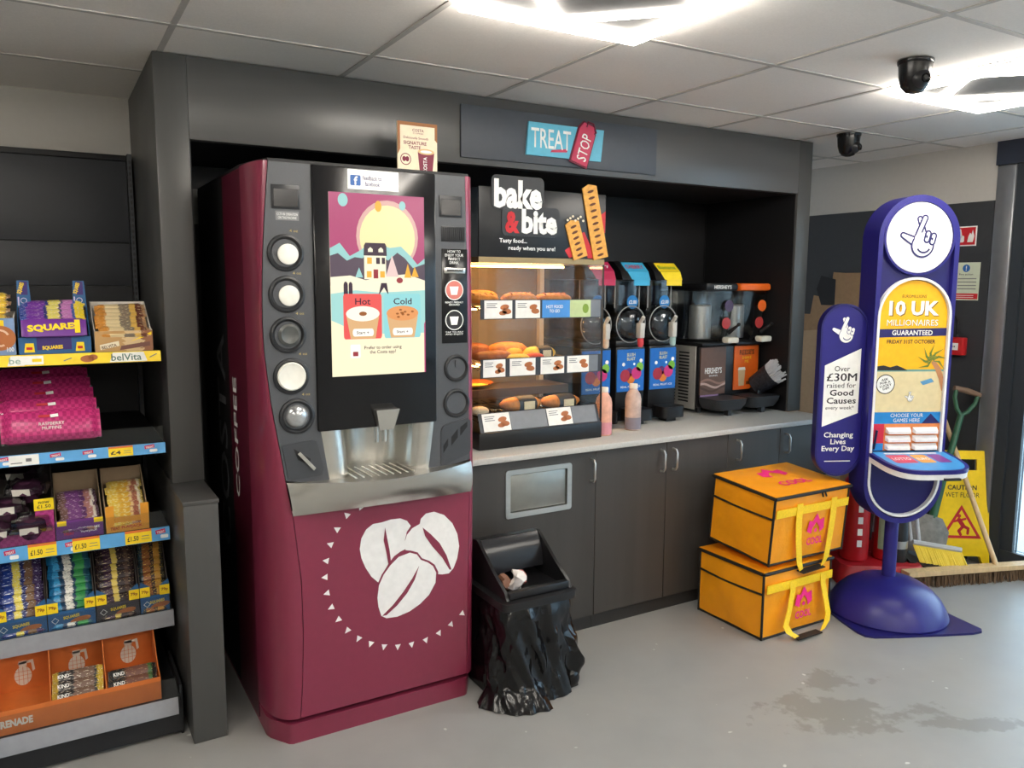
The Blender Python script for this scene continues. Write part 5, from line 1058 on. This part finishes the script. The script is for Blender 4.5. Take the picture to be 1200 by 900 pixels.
pn = [[c0 + u2 * a + n2_ * c + Vector((0, 0, z)) for a, c, z in ((-.15, -.06, .0), (.10, -.06, .0), (.16, .04, .0), (-.14, .04, .0))], [c0 + u2 * a + n2_ * c + Vector((0, 0, z)) for a, c, z in ((-.15, -.06, .13), (.08, -.06, .09), (.155, .05, .004), (-.14, .05, .10))]]
part(MB().loft(pn), 'dustpan', m_sbk, t, 'black dustpan')
# wide broom
t = root('platform_broom', 'wide wooden platform broom with brown bristles and pale handle on the floor', 'broom', (3.42, -.74, 0)); L0 = Vector((3.06, -.617, 0)); L1 = Vector((3.735, -.855, 0)); dd = (L1 - L0).normalized(); nn = Vector((dd.y, -dd.x, 0))
if nn.y > 0: nn = -nn
def slab(z0, z1, a, c): 
    return [[L0 + nn * a + Vector((0, 0, z0)), L1 + nn * a + Vector((0, 0, z0)), L1 + nn * c + Vector((0, 0, z0)), L0 + nn * c + Vector((0, 0, z0))], [L0 + nn * a + Vector((0, 0, z1)), L1 + nn * a + Vector((0, 0, z1)), L1 + nn * c + Vector((0, 0, z1)), L0 + nn * c + Vector((0, 0, z1))]]
part(MB().loft(slab(.062, .085, .0, -.06)), 'broom_head', m_wd, t, 'pale wooden stock')
bb = MB(); Ln = (L1 - L0).length
for k in range(420):
    q = random.random(); r_ = random.random(); p = L0 + dd * Ln * (.008 + .984 * q) - nn * (.004 + .052 * r_) + Vector((0, 0, .061))
    e = p + dd * random.uniform(-.01, .01) + nn * random.uniform(-.004, .018) + Vector((0, 0, -.061 + random.random() * .006)); bb.tube([p, e], [.0035, .0022], 4)
part(bb, 'bristles', mat('bristle_brown', (104, 82, 60), .8, noise=.3, nscale=60), t, 'brown bristles', kind='stuff')
S0 = L0 + dd * .52 - nn * .03 + Vector((0, 0, .085)); S1 = Vector((3.67, -.27, .98))
part(MB().tube([S0 - Vector((0, 0, .01)), S1], .013, 10), 'broom_handle', m_wd, t, 'long pale wooden handle')
# ================================================================== SHELVING UNIT
m_sh = mat('shelf_charcoal', (58, 60, 64), .5, noise=.03); m_shd = mat('shelf_black', (30, 31, 34), .55); m_rail_b = mat('rail_blue', (92, 166, 222), .4); m_rail_y = mat('rail_yellow', (248, 216, 40), .4); m_rail_g = mat('rail_grey_plastic', (150, 152, 158), .3)
m_ris = glassmat('riser_acrylic', (244, 246, 247), .05, .02); GL, GR = -1.30, -.206
t = root('shelving_unit', 'charcoal shop shelving bay with price rails left of the coffee machine', 'shelving', (-.75, .3, 0)); SU = t
part(MB().bbox(GL, -.206, .755, .775, 1.640, 1.962, .002), 'back_panel', m_sh, t); part(MB().bbox(GL, -.206, .755, .775, 1.467, 1.638, .002), 'back_panel', m_sh, t); part(MB().box(GL, -.206, .755, .775, 0, 1.466), 'back_panel', m_shd, t)
part(MB().bbox(GL, -.206, .745, .785, 1.9625, 1.985, .003), 'top_rail', m_shd, t)
up_ = part(MB().box(-.205, -.190, .70, .785, 0, 1.985), 'upright', m_sh, t, 'slotted steel upright')
for k in range(28): part(MB().box(-.2055, -.1895, .712, .7305, 1.34 + k * .0225, 1.352 + k * .0225).box(-.201, -.194, .6985, .6999, 1.34 + k * .0225, 1.352 + k * .0225), 'slot', m_mat, up_)
part(MB().box(-.2050, -.192, -.02, .699, .05, 1.25), 'side_panel', m_shd, t) if False else None
for zz in (1.26, .955, .665, .370):   # tapered shelf brackets
    part(MB().px([(.70, zz - .006), (0, zz - .006), (0, zz - .03), (.70, zz - .085)], -.2055, -.2015), 'shelf_bracket', m_shd, t)
SH = {}
for i, (z, h, m) in enumerate(((1.260, .034, m_rail_y), (.953, .034, m_rail_b), (.664, .044, m_rail_b), (.370, .055, m_rail_g))):
    s = part(MB().bbox(GL, GR, -.026, .745, z - .024, z, .002), 'shelf', m_shd, t); SH[i] = s
    part(MB().px([(-.031, z), (-.0265, z), (-.0265, z - h), (-.036, z - h)], GL, GR + .004), 'price_rail', m, s)
    if i: part(MB().box(GL, GR, -.025, -.0235, z + .0005, z + (.055 if i < 3 else .05)), 'clear_riser', m_ris, s, 'clear front riser')
# base shelf, deeper than the rest
bs = part(MB().bbox(GL, -.214, -.196, .745, .113, .137, .002), 'base_shelf', m_shd, t); part(MB().px([(-.20, .137), (-.197, .137), (-.197, .081), (-.206, .081), (-.206, .10)], GL, -.221), 'price_rail', m_rail_g, bs); part(MB().box(GL, -.222, -.1965, -.195, .1375, .203), 'clear_riser', m_ris, bs)
part(MB().box(GL, -.214, -.19, .74, .012, .112), 'plinth', m_shd, t); part(MB().box(-.2135, -.205, -.185, .1, 0, .17), 'plinth_bracket', m_shd, t)
# print on the rails
def rf(i, z, h): return Fr((0, -.0335, z - h + (.0)), (1, 0, 0), (0, .005, h))
f1 = Fr((0, -.0363, 1.226), (1, 0, 0), Vector((0, .005, .034)).normalized())
for xa, w_ in ((-.353, .10), (-.63, .035)):
    art(SH[0], 'white_flash', white, f1, [[(xa + .0, .002), (xa + w_ + .01, .002), (xa + w_, .032), (xa + .01, .032)]], 1)
m_bv = mat('belvita_green', (70, 110, 96), .5); text(SH[0], 'belVita', f1, -.348, .006, .088, .022, m_bv, 2, .01); text(SH[0], 'be', f1, -.625, .007, .03, .020, mat('faded_green', (150, 176, 160), .5), 2, .01)
art(SH[0], 'price_ticket', white, f1, [rect(-.595, .004, -.535, .031)], 2); art(SH[0], 'ticket_yellow', yel, f1, [rect(-.565, .012, -.54, .022)], 3)
art(SH[0], 'biscuit_print', m_cru, f1, [circ(-.415, .016, .020, .011), circ(-.40, .020, .014, .009)], 2); art(SH[0], 'wheat_print', grey, f1, [caps((-.48, .012), (-.46, .020), .0015), caps((-.235, .014), (-.215, .024), .0015)], 2)
def logos(par, f, xs, h, s=1):
    for x in xs:
        art(par, 'rail_logo', magenta, f, [rotp(rect(x, h * .5, x + .030 * s, h * .82), .12, (x, h * .6))], 1); art(par, 'rail_logo_flash', white, f, [rrect(x + .014, h * .18, x + .038, h * .46, .004)], 1); text(par, 'TREAT', f, x + .003, h * .58, .024, h * .18, white, 2, .02, rot=.12)
def ticket(par, f, x, w_, h, s, m=yel):
    art(par, 'price_ticket', m, f, [rect(x, h * .04, x + w_, h * .82)], 3); art(par, 'ticket_top', mat('ticket_orange', (226, 120, 50), .5), f, [rect(x, h * .82, x + w_, h * 1.0)], 3)
    text(par, s, f, x + w_ * .08, h * .24, w_ * .42, h * .36, ink, 4, .02); art(par, 'ticket_lines', grey, f, [rect(x + w_ * .62, h * .5, x + w_ * .9, h * .55), rect(x + w_ * .6, h * .3, x + w_ * .92, h * .34)], 4)
f2 = Fr((0, -.0362, .919), (1, 0, 0), Vector((0, .005, .034)).normalized()); f3 = Fr((0, -.0362, .620), (1, 0, 0), Vector((0, .005, .044)).normalized())
logos(SH[1], f2, (-.675, -.535, -.445, -.265), .034); art(SH[1], 'price_ticket', white, f2, [rect(-.645, .001, -.565, .033)], 3); art(SH[1], 'ticket_lines', grey, f2, [rect(-.64, .008, -.61, .011), rect(-.60, .012, -.585, .022)], 4); ticket(SH[1], f2, -.372, .072, .034, '£4')
logos(SH[2], f3, (-.675, -.51, -.325, -.245), .044); ticket(SH[2], f3, -.612, .078, .046, '£1.50'); ticket(SH[2], f3, -.49, .078, .046, '£1.50'); ticket(SH[2], f3, -.338, .080, .046, '£1.50')

# ------------------------------------------------------------------ products
def bar_mesh(name, L, D, T, m, lump=.1):
    rings = []
    for x, s in ((-.5, .25), (-.46, .3), (-.43, .8), (-.38, 1), (-.13, .96), (.13, 1.0), (.38, .97), (.43, .8), (.46, .3), (.5, .25)):
        rings.append([(L * x, D / 2 * (1 if s > .5 else .92) * math.cos(a) * (1.12 if abs(math.cos(a)) < .8 else 1), T / 2 * s * math.sin(a) * (1 + lump * math.sin(x * 23)) + T / 2) for a in [2 * PI * (k + .5) / 8 for k in range(8)]])
    return MB().loft(rings).mesh(name, m, smooth=50)
def stack(n, x, y, z, L, D, T, dy, dz, m, name, lab, group, tilt=.5, jit=.004, cat='snack bar', only=None):
    me = bar_mesh(name, L, D, T, m)
    for k in range(n):
        o = bpy.data.objects.new(name, me); COL.objects.link(o); ORG[o] = (0, 0, 0)
        o.location = (x + random.uniform(-jit, jit), y + dy * k, z + dz * k); o.rotation_euler = (tilt + random.uniform(-.08, .08), random.uniform(-.03, .03), random.uniform(-.05, .05))
        o['label'] = lab % (ORD[n - 1 - k] if n > 1 else ''); o['category'] = cat; o['group'] = group
def tray(name, label, x0, x1, y0, y1, z0, hf, hs, hb, m_front, m_card, group='display trays on the shelves'):
    """open shelf-ready carton: low printed front, sloping sides, tall back"""
    o = root(name, label, 'carton', ((x0 + x1) / 2, (y0 + y1) / 2, z0), 0, group); e = .003
    part(MB().box(x0 + e, x1 - e, y0 + e, y1 - e, z0, z0 + e), 'carton_base', m_card, o); part(MB().box(x0, x1, y1 - e, y1, z0, z0 + hb), 'back_wall', m_card, o)
    for a in (x0, x1 - e): part(MB().px([(y0 + e, z0), (y1 - e, z0), (y1 - e, z0 + hb), (y0 + (y1 - y0) * .25, z0 + hs), (y0 + e, z0 + hf)], a, a + e), 'side_wall', m_card, o)
    f = part(MB().box(x0, x1, y0, y0 + e, z0, z0 + hf), 'front_panel', m_front, o, 'printed front')
    return o, f, Fr((x0, y0, z0))
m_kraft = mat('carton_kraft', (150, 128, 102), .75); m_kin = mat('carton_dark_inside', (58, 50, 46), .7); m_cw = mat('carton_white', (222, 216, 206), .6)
# shelf 1
zz = 1.2605
o, f, fr = tray('biscuit_carton', 'pale blue biscuit carton with heart picture at the left frame edge', -.80, -.605, -.018, .20, zz, .112, .12, .125, mat('carton_pale_blue', (122, 150, 190), .5), m_cw)
art(f, 'biscuit_picture', m_cru, fr, [circ(.155, .052, .042, .038)], 1); art(f, 'biscuit_icing', mat('icing', (226, 190, 160), .5), fr, [arcband(.155, .052, .024, .006, .4, 5.2)], 2); art(f, 'yellow_flash', yel, fr, [rect(.12, .088, .168, .106)], 1); text(f, '100', fr, .172, .01, .018, .014, white, 2, .02)
stack(4, -.70, .02, zz + .10, .17, .06, .022, .038, .021, bandmat('yellow_pack', [(0, (236, 200, 60)), (.25, (240, 226, 180)), (.8, (236, 200, 60)), (.93, (150, 100, 60))], speck=((250, 240, 220), .40, 14)), 'biscuit_pack', '%s yellow biscuit pack in the pale blue carton', 'yellow biscuit packs', .15)
m_sqb = mat('carton_deep_blue', (40, 92, 142), .45)
o, f, fr = tray('cereal_bar_carton', 'blue and purple cereal bar carton with two upright side tabs on the top shelf', -.598, -.402, -.020, .20, zz, .052, .06, .10, m_sqb, m_sqb)
art(f, 'logo_field', mat('field_purple', (60, 40, 110), .5), fr, [rect(.048, .012, .142, .052)], 1); text(f, 'SQUARES', fr, .062, .012, .056, .014, yel, 2, .04, rot=.04); art(f, 'yellow_corner', yel, fr, [[(.014, .006), (.042, .006), (.040, .034), (.018, .034)], [(.152, .006), (.178, .006), (.176, .034), (.156, .034)]], 2); art(f, 'corner_print', redp, fr, [rect(.02, .014, .036, .022), rect(.158, .014, .172, .022)], 3)
for a, fl in ((.0, 1), (.155, -1)):
    tb = part(MB().py([(-.598 + a, zz + .14), (-.598 + a + .040, zz + .14), (-.598 + a + .036, zz + .225), (-.598 + a + .004, zz + .225)], .10, .103), 'upright_tab', m_sqb, o, 'blue upright tab'); tf = Fr((-.598 + a, .10, zz + .14))
    art(tb, 'tab_field', MATS['field_purple'], tf, [rect(.010, .04, .032, .082)], 1); text(tb, 'SQUARES', tf, -.004, .054, .036, .014, yel, 2, .04, rot=PI / 2 - .3); art(tb, 'tab_stripes', mat('tab_lilac', (200, 190, 220), .5), tf, [arcband(.02, .022, .008, .002, 0, 2 * PI), rect(.004, .006, .008, .034)], 1)
    part(MB().px([(-.005, zz + .06), (.10, zz + .139), (.10, zz + .02), (-.005, zz + .02)], -.598 + a + (.0 if fl > 0 else .037), -.598 + a + (.003 if fl > 0 else .040)), 'tab_cheek', m_sqb, o)
bm1 = bandmat('purple_cereal_wrapper', [(0, (40, 70, 150)), (.10, (110, 50, 150)), (.36, (40, 50, 110)), (.42, (226, 214, 110)), (.60, (40, 40, 90)), (.64, (190, 120, 180)), (.80, (60, 90, 160)), (.85, (240, 214, 30))], speck=((235, 215, 235), .36, 16), wob=.03)
stack(6, -.500, .008, zz + .075, .178, .045, .022, .020, .013, bm1, 'cereal_bar', '%s purple marshmallow cereal bar in the blue tabbed carton', 'purple cereal bars', .35)
bigb = bar_mesh('cereal_bar', .176, .062, .022, mat('wrapper_purple', (112, 52, 146), .32)); ob = bpy.data.objects.new('cereal_bar', bigb); COL.objects.link(ob); ob.location = (-.5, -.008, zz + .075); ob.rotation_euler = (1.15, 0, .0); ORG[ob] = (0, 0, 0); ob['label'] = 'large purple cereal bar with yellow lettering at the front of the tabbed carton'; ob['category'] = 'snack bar'; ob['group'] = 'purple cereal bars'
frb = Fr((0, -.0235, .0095), (1, 0, 0), (0, .0, 1)); 
Rm = Matrix.Rotation(0, 3, 'X'); fb_ = Fr((0, -.0, .0225), (1, 0, 0), (0, 1, 0))
text(ob, 'SQUARES', fb_, -.072, -.016, .14, .026, yel, 3, .05, rot=.06); art(ob, 'wrapper_end', yel, fb_, [rect(.055, -.022, .07, .022)], 1)
o, f, fr = tray('oat_bar_carton', 'tan and cream oat bar carton with white back flap on the top shelf', -.391, -.222, -.020, .19, zz, .066, .075, .155, bandmat('oat_front', [(0, (190, 150, 96)), (.5, (214, 186, 140)), (.8, (150, 100, 70))], wob=.08), m_cw)
art(f, 'cream_ribbon', mat('ribbon_cream', (236, 226, 200), .5), fr, [[(.015, .006), (.07, .018), (.068, .034), (.013, .022)]], 2); text(f, 'BELVITA', fr, .018, .012, .044, .010, mat('oat_ink', (110, 80, 50), .5), 3, .02, rot=.2); art(f, 'bar_picture', mat('oat_bar_print', (120, 80, 70), .5), fr, [[(.07, .004), (.16, .016), (.16, .03), (.075, .018)]], 2); art(f, 'corner_flash', yel, fr, [[(.10, .03), (.166, .052), (.166, .062)]], 2)
bm2 = bandmat('oat_wrapper', [(0, (206, 140, 60)), (.2, (226, 206, 160)), (.48, (130, 116, 100)), (.68, (222, 180, 90)), (.80, (110, 60, 46)), (.92, (190, 150, 110))], speck=((240, 226, 190), .34, 12), wob=.03)
stack(8, -.306, .0, zz + .045, .152, .042, .022, .018, .0115, bm2, 'oat_bar', '%s honey oat bar in the cream and tan carton', 'honey oat bars', .35)
# shelf 2: gingham muffin packs
def gingham(name, a, c):
    if name in MATS: return MATS[name]
    m = mat(name, a, .3, noise=0); nt = m.node_tree; b = nt.nodes['Principled BSDF']; tc = nt.nodes.new('ShaderNodeTexCoord'); ck = nt.nodes.new('ShaderNodeTexChecker'); ck.inputs['Scale'].default_value = 95
    ck.inputs['Color1'].default_value = lin(a); ck.inputs['Color2'].default_value = lin(c); nt.links.new(tc.outputs['Object'], ck.inputs['Vector']); nt.links.new(ck.outputs[0], b.inputs['Base Color']); return m
m_ging = gingham('gingham_pink', (206, 62, 128), (176, 40, 104)); zz = .9535
pkm = bar_mesh('muffin_pack', .275, .11, .060, m_ging, .03)
for k in range(5):
    o = bpy.data.objects.new('muffin_pack', pkm); COL.objects.link(o); ORG[o] = (0, 0, 0); o.location = (-.525 - .004 * k, .045 + .085 * k, zz + .062 + .026 * k); o.rotation_euler = (1.15, 0, random.uniform(-.02, .02))
    o['label'] = '%s pink gingham muffin pack on the second shelf' % ['frontmost', 'second from front', 'third from front', 'fourth from front', 'rearmost'][k]; o['category'] = 'muffin pack'; o['group'] = 'pink gingham muffin packs'
    fp = Fr((0, 0, .0605), (1, 0, 0), (0, 1, 0)); art(o, 'white_flash', white, fp, [rotp(rect(.0, .02, .022, .030), .1)], 1)
    art(o, 'red_flash', redp, fp, [rect(-.035, .022, -.003, .030)], 1)
    if k == 0:
        text(o, 'RASPBERRY\nMUFFINS', fp, -.035, -.018, .07, .024, white, 2, .02)
    for e_ in (-.137, .128): part(MB().box(e_, e_ + .009, -.052, .052, .028, .033), 'clear_crimp', m_clr, o)
# shelf 3
zz = .6645; m_gf = gingham('gingham_magenta', (176, 60, 130), (160, 46, 116))
o, f, fr = tray('muffin_carton', 'magenta gingham double choc muffin carton with yellow price flag', -.82, -.536, -.020, .24, zz, .052, .12, .235, m_gf, m_kin)
part(MB().box(-.586, -.536, -.0235, -.0205, zz + .0, zz + .105), 'front_cheek', m_gf, o); text(f, 'DOUBLE CHOC\nMUFFIN', fr, .19, .014, .07, .026, white, 1, .02); fl = part(MB().box(-.588, -.534, -.0265, -.0240, zz + .105, zz + .142), 'price_flag', yel, o); text(fl, 'now\n£1.50', Fr((0, -.0265, zz)), -.580, .112, .038, .022, ink, 1, .01)
m_chw = mat('choc_wrapper', (70, 40, 60), .22, noise=.7, nscale=35)
for k, (a, c, z, rx, nm) in enumerate(((-.60, .05, .16, .8, 'upper right'), (-.66, .02, .11, .7, 'middle'), (-.75, .10, .19, .9, 'rear left'), (-.615, .14, .20, .9, 'rear right'), (-.60, .0, .055, .9, 'lowest right'), (-.70, .01, .05, .9, 'lowest left'))):
    o2 = root('wrapped_muffin', '%s dark choc muffin in clear film in the magenta carton' % nm, 'muffin', (a, c, zz + z - .03), .2 * k, 'wrapped choc muffins', True); o2.rotation_euler = (rx - .5, 0, .3 * (k % 3) - .3)
    part(MB().lathe([(.028, 0), (.038, .03), (.045, .036), (.040, .055), (.02, .066)], seg=16), 'muffin', m_chw, o2); part(MB().loft([[(-.06, -.03, .03), (.06, -.03, .03), (.06, .03, .034), (-.06, .03, .034)], [(-.05, -.04, .06), (.05, -.04, .06), (.05, .03, .075), (-.05, .03, .075)]]), 'film', m_clr, o2)
    part(MB().box(-.03, .02, -.0425, -.0415, .035, .058), 'label', m_cw, o2)
o, f, fr = tray('flapjack_carton', 'purple chocolate flapjack carton with kraft back on the third shelf', -.533, -.399, -.020, .19, zz, .060, .075, .175, mat('front_purple', (110, 50, 130), .5), m_kraft)
text(f, 'CHOCOLATE\nFLAPJACK', fr, .062, .014, .062, .020, white, 1, .02); art(f, 'yellow_tab', yel, fr, [rect(.004, .044, .03, .060), rect(.108, .044, .134, .060)], 1); text(f, 'TREAT', fr, .02, .012, .03, .010, redp, 1, .03)
bm3 = bandmat('choc_flapjack_wrapper', [(0, (120, 90, 80)), (.2, (120, 70, 130)), (.55, (90, 50, 100)), (.68, (170, 120, 110)), (.85, (220, 214, 200)), (.92, (90, 60, 80))], speck=((220, 200, 215), .38, 11))
stack(7, -.466, .002, zz + .022, .112, .045, .022, .019, .013, bm3, 'flapjack_bar', '%s chocolate flapjack bar in the purple carton', 'chocolate flapjack bars', .4)
o, f, fr = tray('flapjack_carton', 'orange butter flapjack carton with kraft back, rightmost on the third shelf', -.391, -.262, -.020, .19, zz, .050, .085, .175, mat('front_orange', (232, 160, 50), .5), m_kraft)
part(MB().box(-.391, -.366, -.0235, -.0205, zz + .02, zz + .09).box(-.287, -.262, -.0235, -.0205, zz + .02, zz + .09), 'front_cheek', MATS['front_orange'], o); text(f, 'BUTTER\nFLAPJACK', fr, .046, .008, .062, .022, redp, 1, .02); text(f, 'TREAT', fr, .012, .008, .028, .010, mat('front_red', (160, 40, 30), .5), 1, .03); art(f, 'brown_badge', mat('badge_brown', (120, 70, 30), .5), fr, [circ(.016, .042, .010, .007)], 1)
bm4 = bandmat('butter_flapjack_wrapper', [(0, (236, 200, 80)), (.3, (230, 180, 60)), (.6, (220, 170, 130)), (.7, (170, 100, 80)), (.85, (230, 220, 200)), (.93, (200, 170, 60))], speck=((245, 230, 170), .42, 10))
stack(8, -.326, .002, zz + .022, .108, .045, .022, .019, .013, bm4, 'flapjack_bar', '%s butter flapjack bar in the orange carton', 'butter flapjack bars', .4)
# shelf 4: four blue cartons of bars with yellow flags
zz = .3705
SQ = [(-.712, -.575, 'navy', [(0, (24, 44, 110)), (.14, (30, 60, 140)), (.35, (226, 210, 90)), (.52, (24, 40, 110)), (.62, (120, 90, 60)), (.8, (60, 40, 90))], 'navy blue crisped rice bar in the leftmost lower carton', 'crisped rice bar carton at the left, navy bars', (220, 225, 240)),
      (-.572, -.437, 'teal', [(0, (30, 110, 160)), (.12, (60, 150, 200)), (.26, (30, 60, 90)), (.36, (230, 228, 220)), (.55, (30, 60, 90)), (.62, (60, 150, 80)), (.85, (40, 90, 110))], 'teal and white bar in the second lower carton', 'second lower carton holding teal bars with white patches', (30, 60, 90)),
      (-.433, -.306, 'brown', [(0, (40, 28, 34)), (.2, (60, 36, 60)), (.4, (214, 190, 90)), (.55, (44, 30, 36)), (.75, (90, 70, 60)), (.85, (44, 30, 36))], 'dark chocolate brown bar in the third lower carton', 'third lower carton holding dark brown bars', (200, 180, 140)),
      (-.302, -.212, 'amber', [(0, (40, 60, 70)), (.15, (150, 90, 50)), (.45, (70, 50, 50)), (.6, (190, 140, 60)), (.85, (60, 60, 60))], 'amber caramel bar in the rightmost lower carton', 'rightmost lower carton holding amber bars, blue flared side', (226, 196, 90))]
m_f79 = yel
for i, (x0, x1, nm, bands, lab, tlab, spk) in enumerate(SQ):
    mf = m_sqb if i != 2 else mat('front_graphite', (62, 58, 66), .5)
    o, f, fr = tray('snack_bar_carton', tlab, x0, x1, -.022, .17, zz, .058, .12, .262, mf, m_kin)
    w_ = x1 - x0
    art(f, 'badge_outline', white, fr, [arcband(.020, .030, .010, .002, 0, 2 * PI, 4)], 1); art(f, 'bar_picture', m_cru, fr, [rotp(circ(w_ * .68, .022, .030, .010), .15, (w_ * .68, .022))], 1); text(f, 'SQUARES', fr, w_ * .32, .030, .046, .012, yel, 2, .03, rot=.08)
    for s, a in ((0, x0 - .001), (1, x1 - .030)):
        ff = part(MB().box(a, a + .031, -.0275, -.0255, zz + .058, zz + .092), 'price_flag', m_f79, o, 'yellow 79p flag'); text(ff, '79p', Fr((a, -.0275, zz + .058)), .005, .011, .021, .013, mat('flag_ink', (150, 70, 30), .5), 1, .03)
        part(MB().py([(a, zz + .092), (a + .031, zz + .092), (a + (.028 if s else .003), zz + .112)], -.0270, -.0255), 'flag_corner', m_sqb, o)
    bmx = bandmat('wrapper_' + nm, bands, speck=(spk, .36, 12), wob=.04)
    stack(9, (x0 + x1) / 2, .0, zz + .006, w_ - .012, .046, .024, .0135, .0225, bmx, 'snack_bar', '%s ' + lab, nm + ' bars on the fourth shelf', .55, .003)
    for k in range(3):
        pass
# base: orange protein bar tray with three compartments
m_ot = mat('tray_orange', (206, 112, 50), .5); zz = .1375
o, f, fr = tray('protein_bar_tray', 'orange three-compartment protein bar tray with white emblems on the base shelf', -.728, -.268, -.185, .03, zz, .075, .09, .225, m_ot, m_ot)
for x in (-.578, -.425): part(MB().px([(-.181, zz + .004), (.026, zz + .004), (.026, zz + .224), (-.12, zz + .10), (-.181, zz + .074)], x, x + .003), 'divider', m_ot, o)
sl = MB().px([(-.181, zz + .03), (.026, zz + .036), (.026, zz + .003), (-.181, zz + .003)], -.7245, -.2715); part(sl, 'false_floor', m_ot, o)
EZ = .068; frb = Fr((0, .0269, zz)); pale = mat('emblem_cream', (222, 214, 200), .5)
for cx in (-.652, -.50, -.345):
    e = art(o, 'emblem', pale, frb, [circ(cx, .150 - EZ, .024, .032), rect(cx - .010, .181 - EZ, cx + .012, .200 - EZ), [(cx - .012, .195 - EZ), (cx + .030, .20 - EZ), (cx + .034, .165 - EZ), (cx + .027, .16 - EZ), (cx + .024, .19 - EZ), (cx - .012, .189 - EZ)]], 1); art(e, 'emblem_lines', m_ot, frb, [rect(cx - .025, .138 - EZ + .013 * k, cx + .025, .1392 - EZ + .013 * k) for k in range(3)] + [rect(cx - .012 + .012 * k, .119 - EZ, cx - .0108 + .012 * k, .181 - EZ) for k in range(3)], 2)
text(f, 'GRENADE', fr, -.0 + .002, .022, .10, .024, pale, 1, .05)
bm5 = bandmat('nut_wrapper_gold', [(0, (170, 140, 40)), (.12, (36, 32, 34)), (.42, (110, 84, 70)), (.82, (40, 36, 34)), (.88, (190, 160, 40))], speck=((226, 214, 196), .36, 14)); bm6 = bandmat('nut_wrapper_green', [(0, (30, 30, 32)), (.35, (110, 72, 60)), (.82, (60, 100, 50)), (.9, (30, 30, 32))], speck=((200, 160, 120), .34, 14))
for (x, m, n, lab) in ((-.503, bm5, 3, '%s black and gold nut bar in the middle orange compartment'), (-.347, bm6, 2, '%s black and green nut bar in the right orange compartment')):
    me = bar_mesh('nut_bar', .142, .042, .020, m)
    for k in range(n):
        q = bpy.data.objects.new('nut_bar', me); COL.objects.link(q); ORG[q] = (0, 0, 0); q.location = (x + .002 * k, -.150 + .030 * k, zz + .058 + .018 * k); q.rotation_euler = (.75, 0, .02 * (1 - k)); q['label'] = lab % ORD[n - 1 - k]; q['category'] = 'snack bar'; q['group'] = 'nut bars in the orange tray'
        text(q, 'KIND', Fr((0, 0, .0206), (1, 0, 0), (0, 1, 0)), -.056, -.006, .032, .012, white, 1, .02)
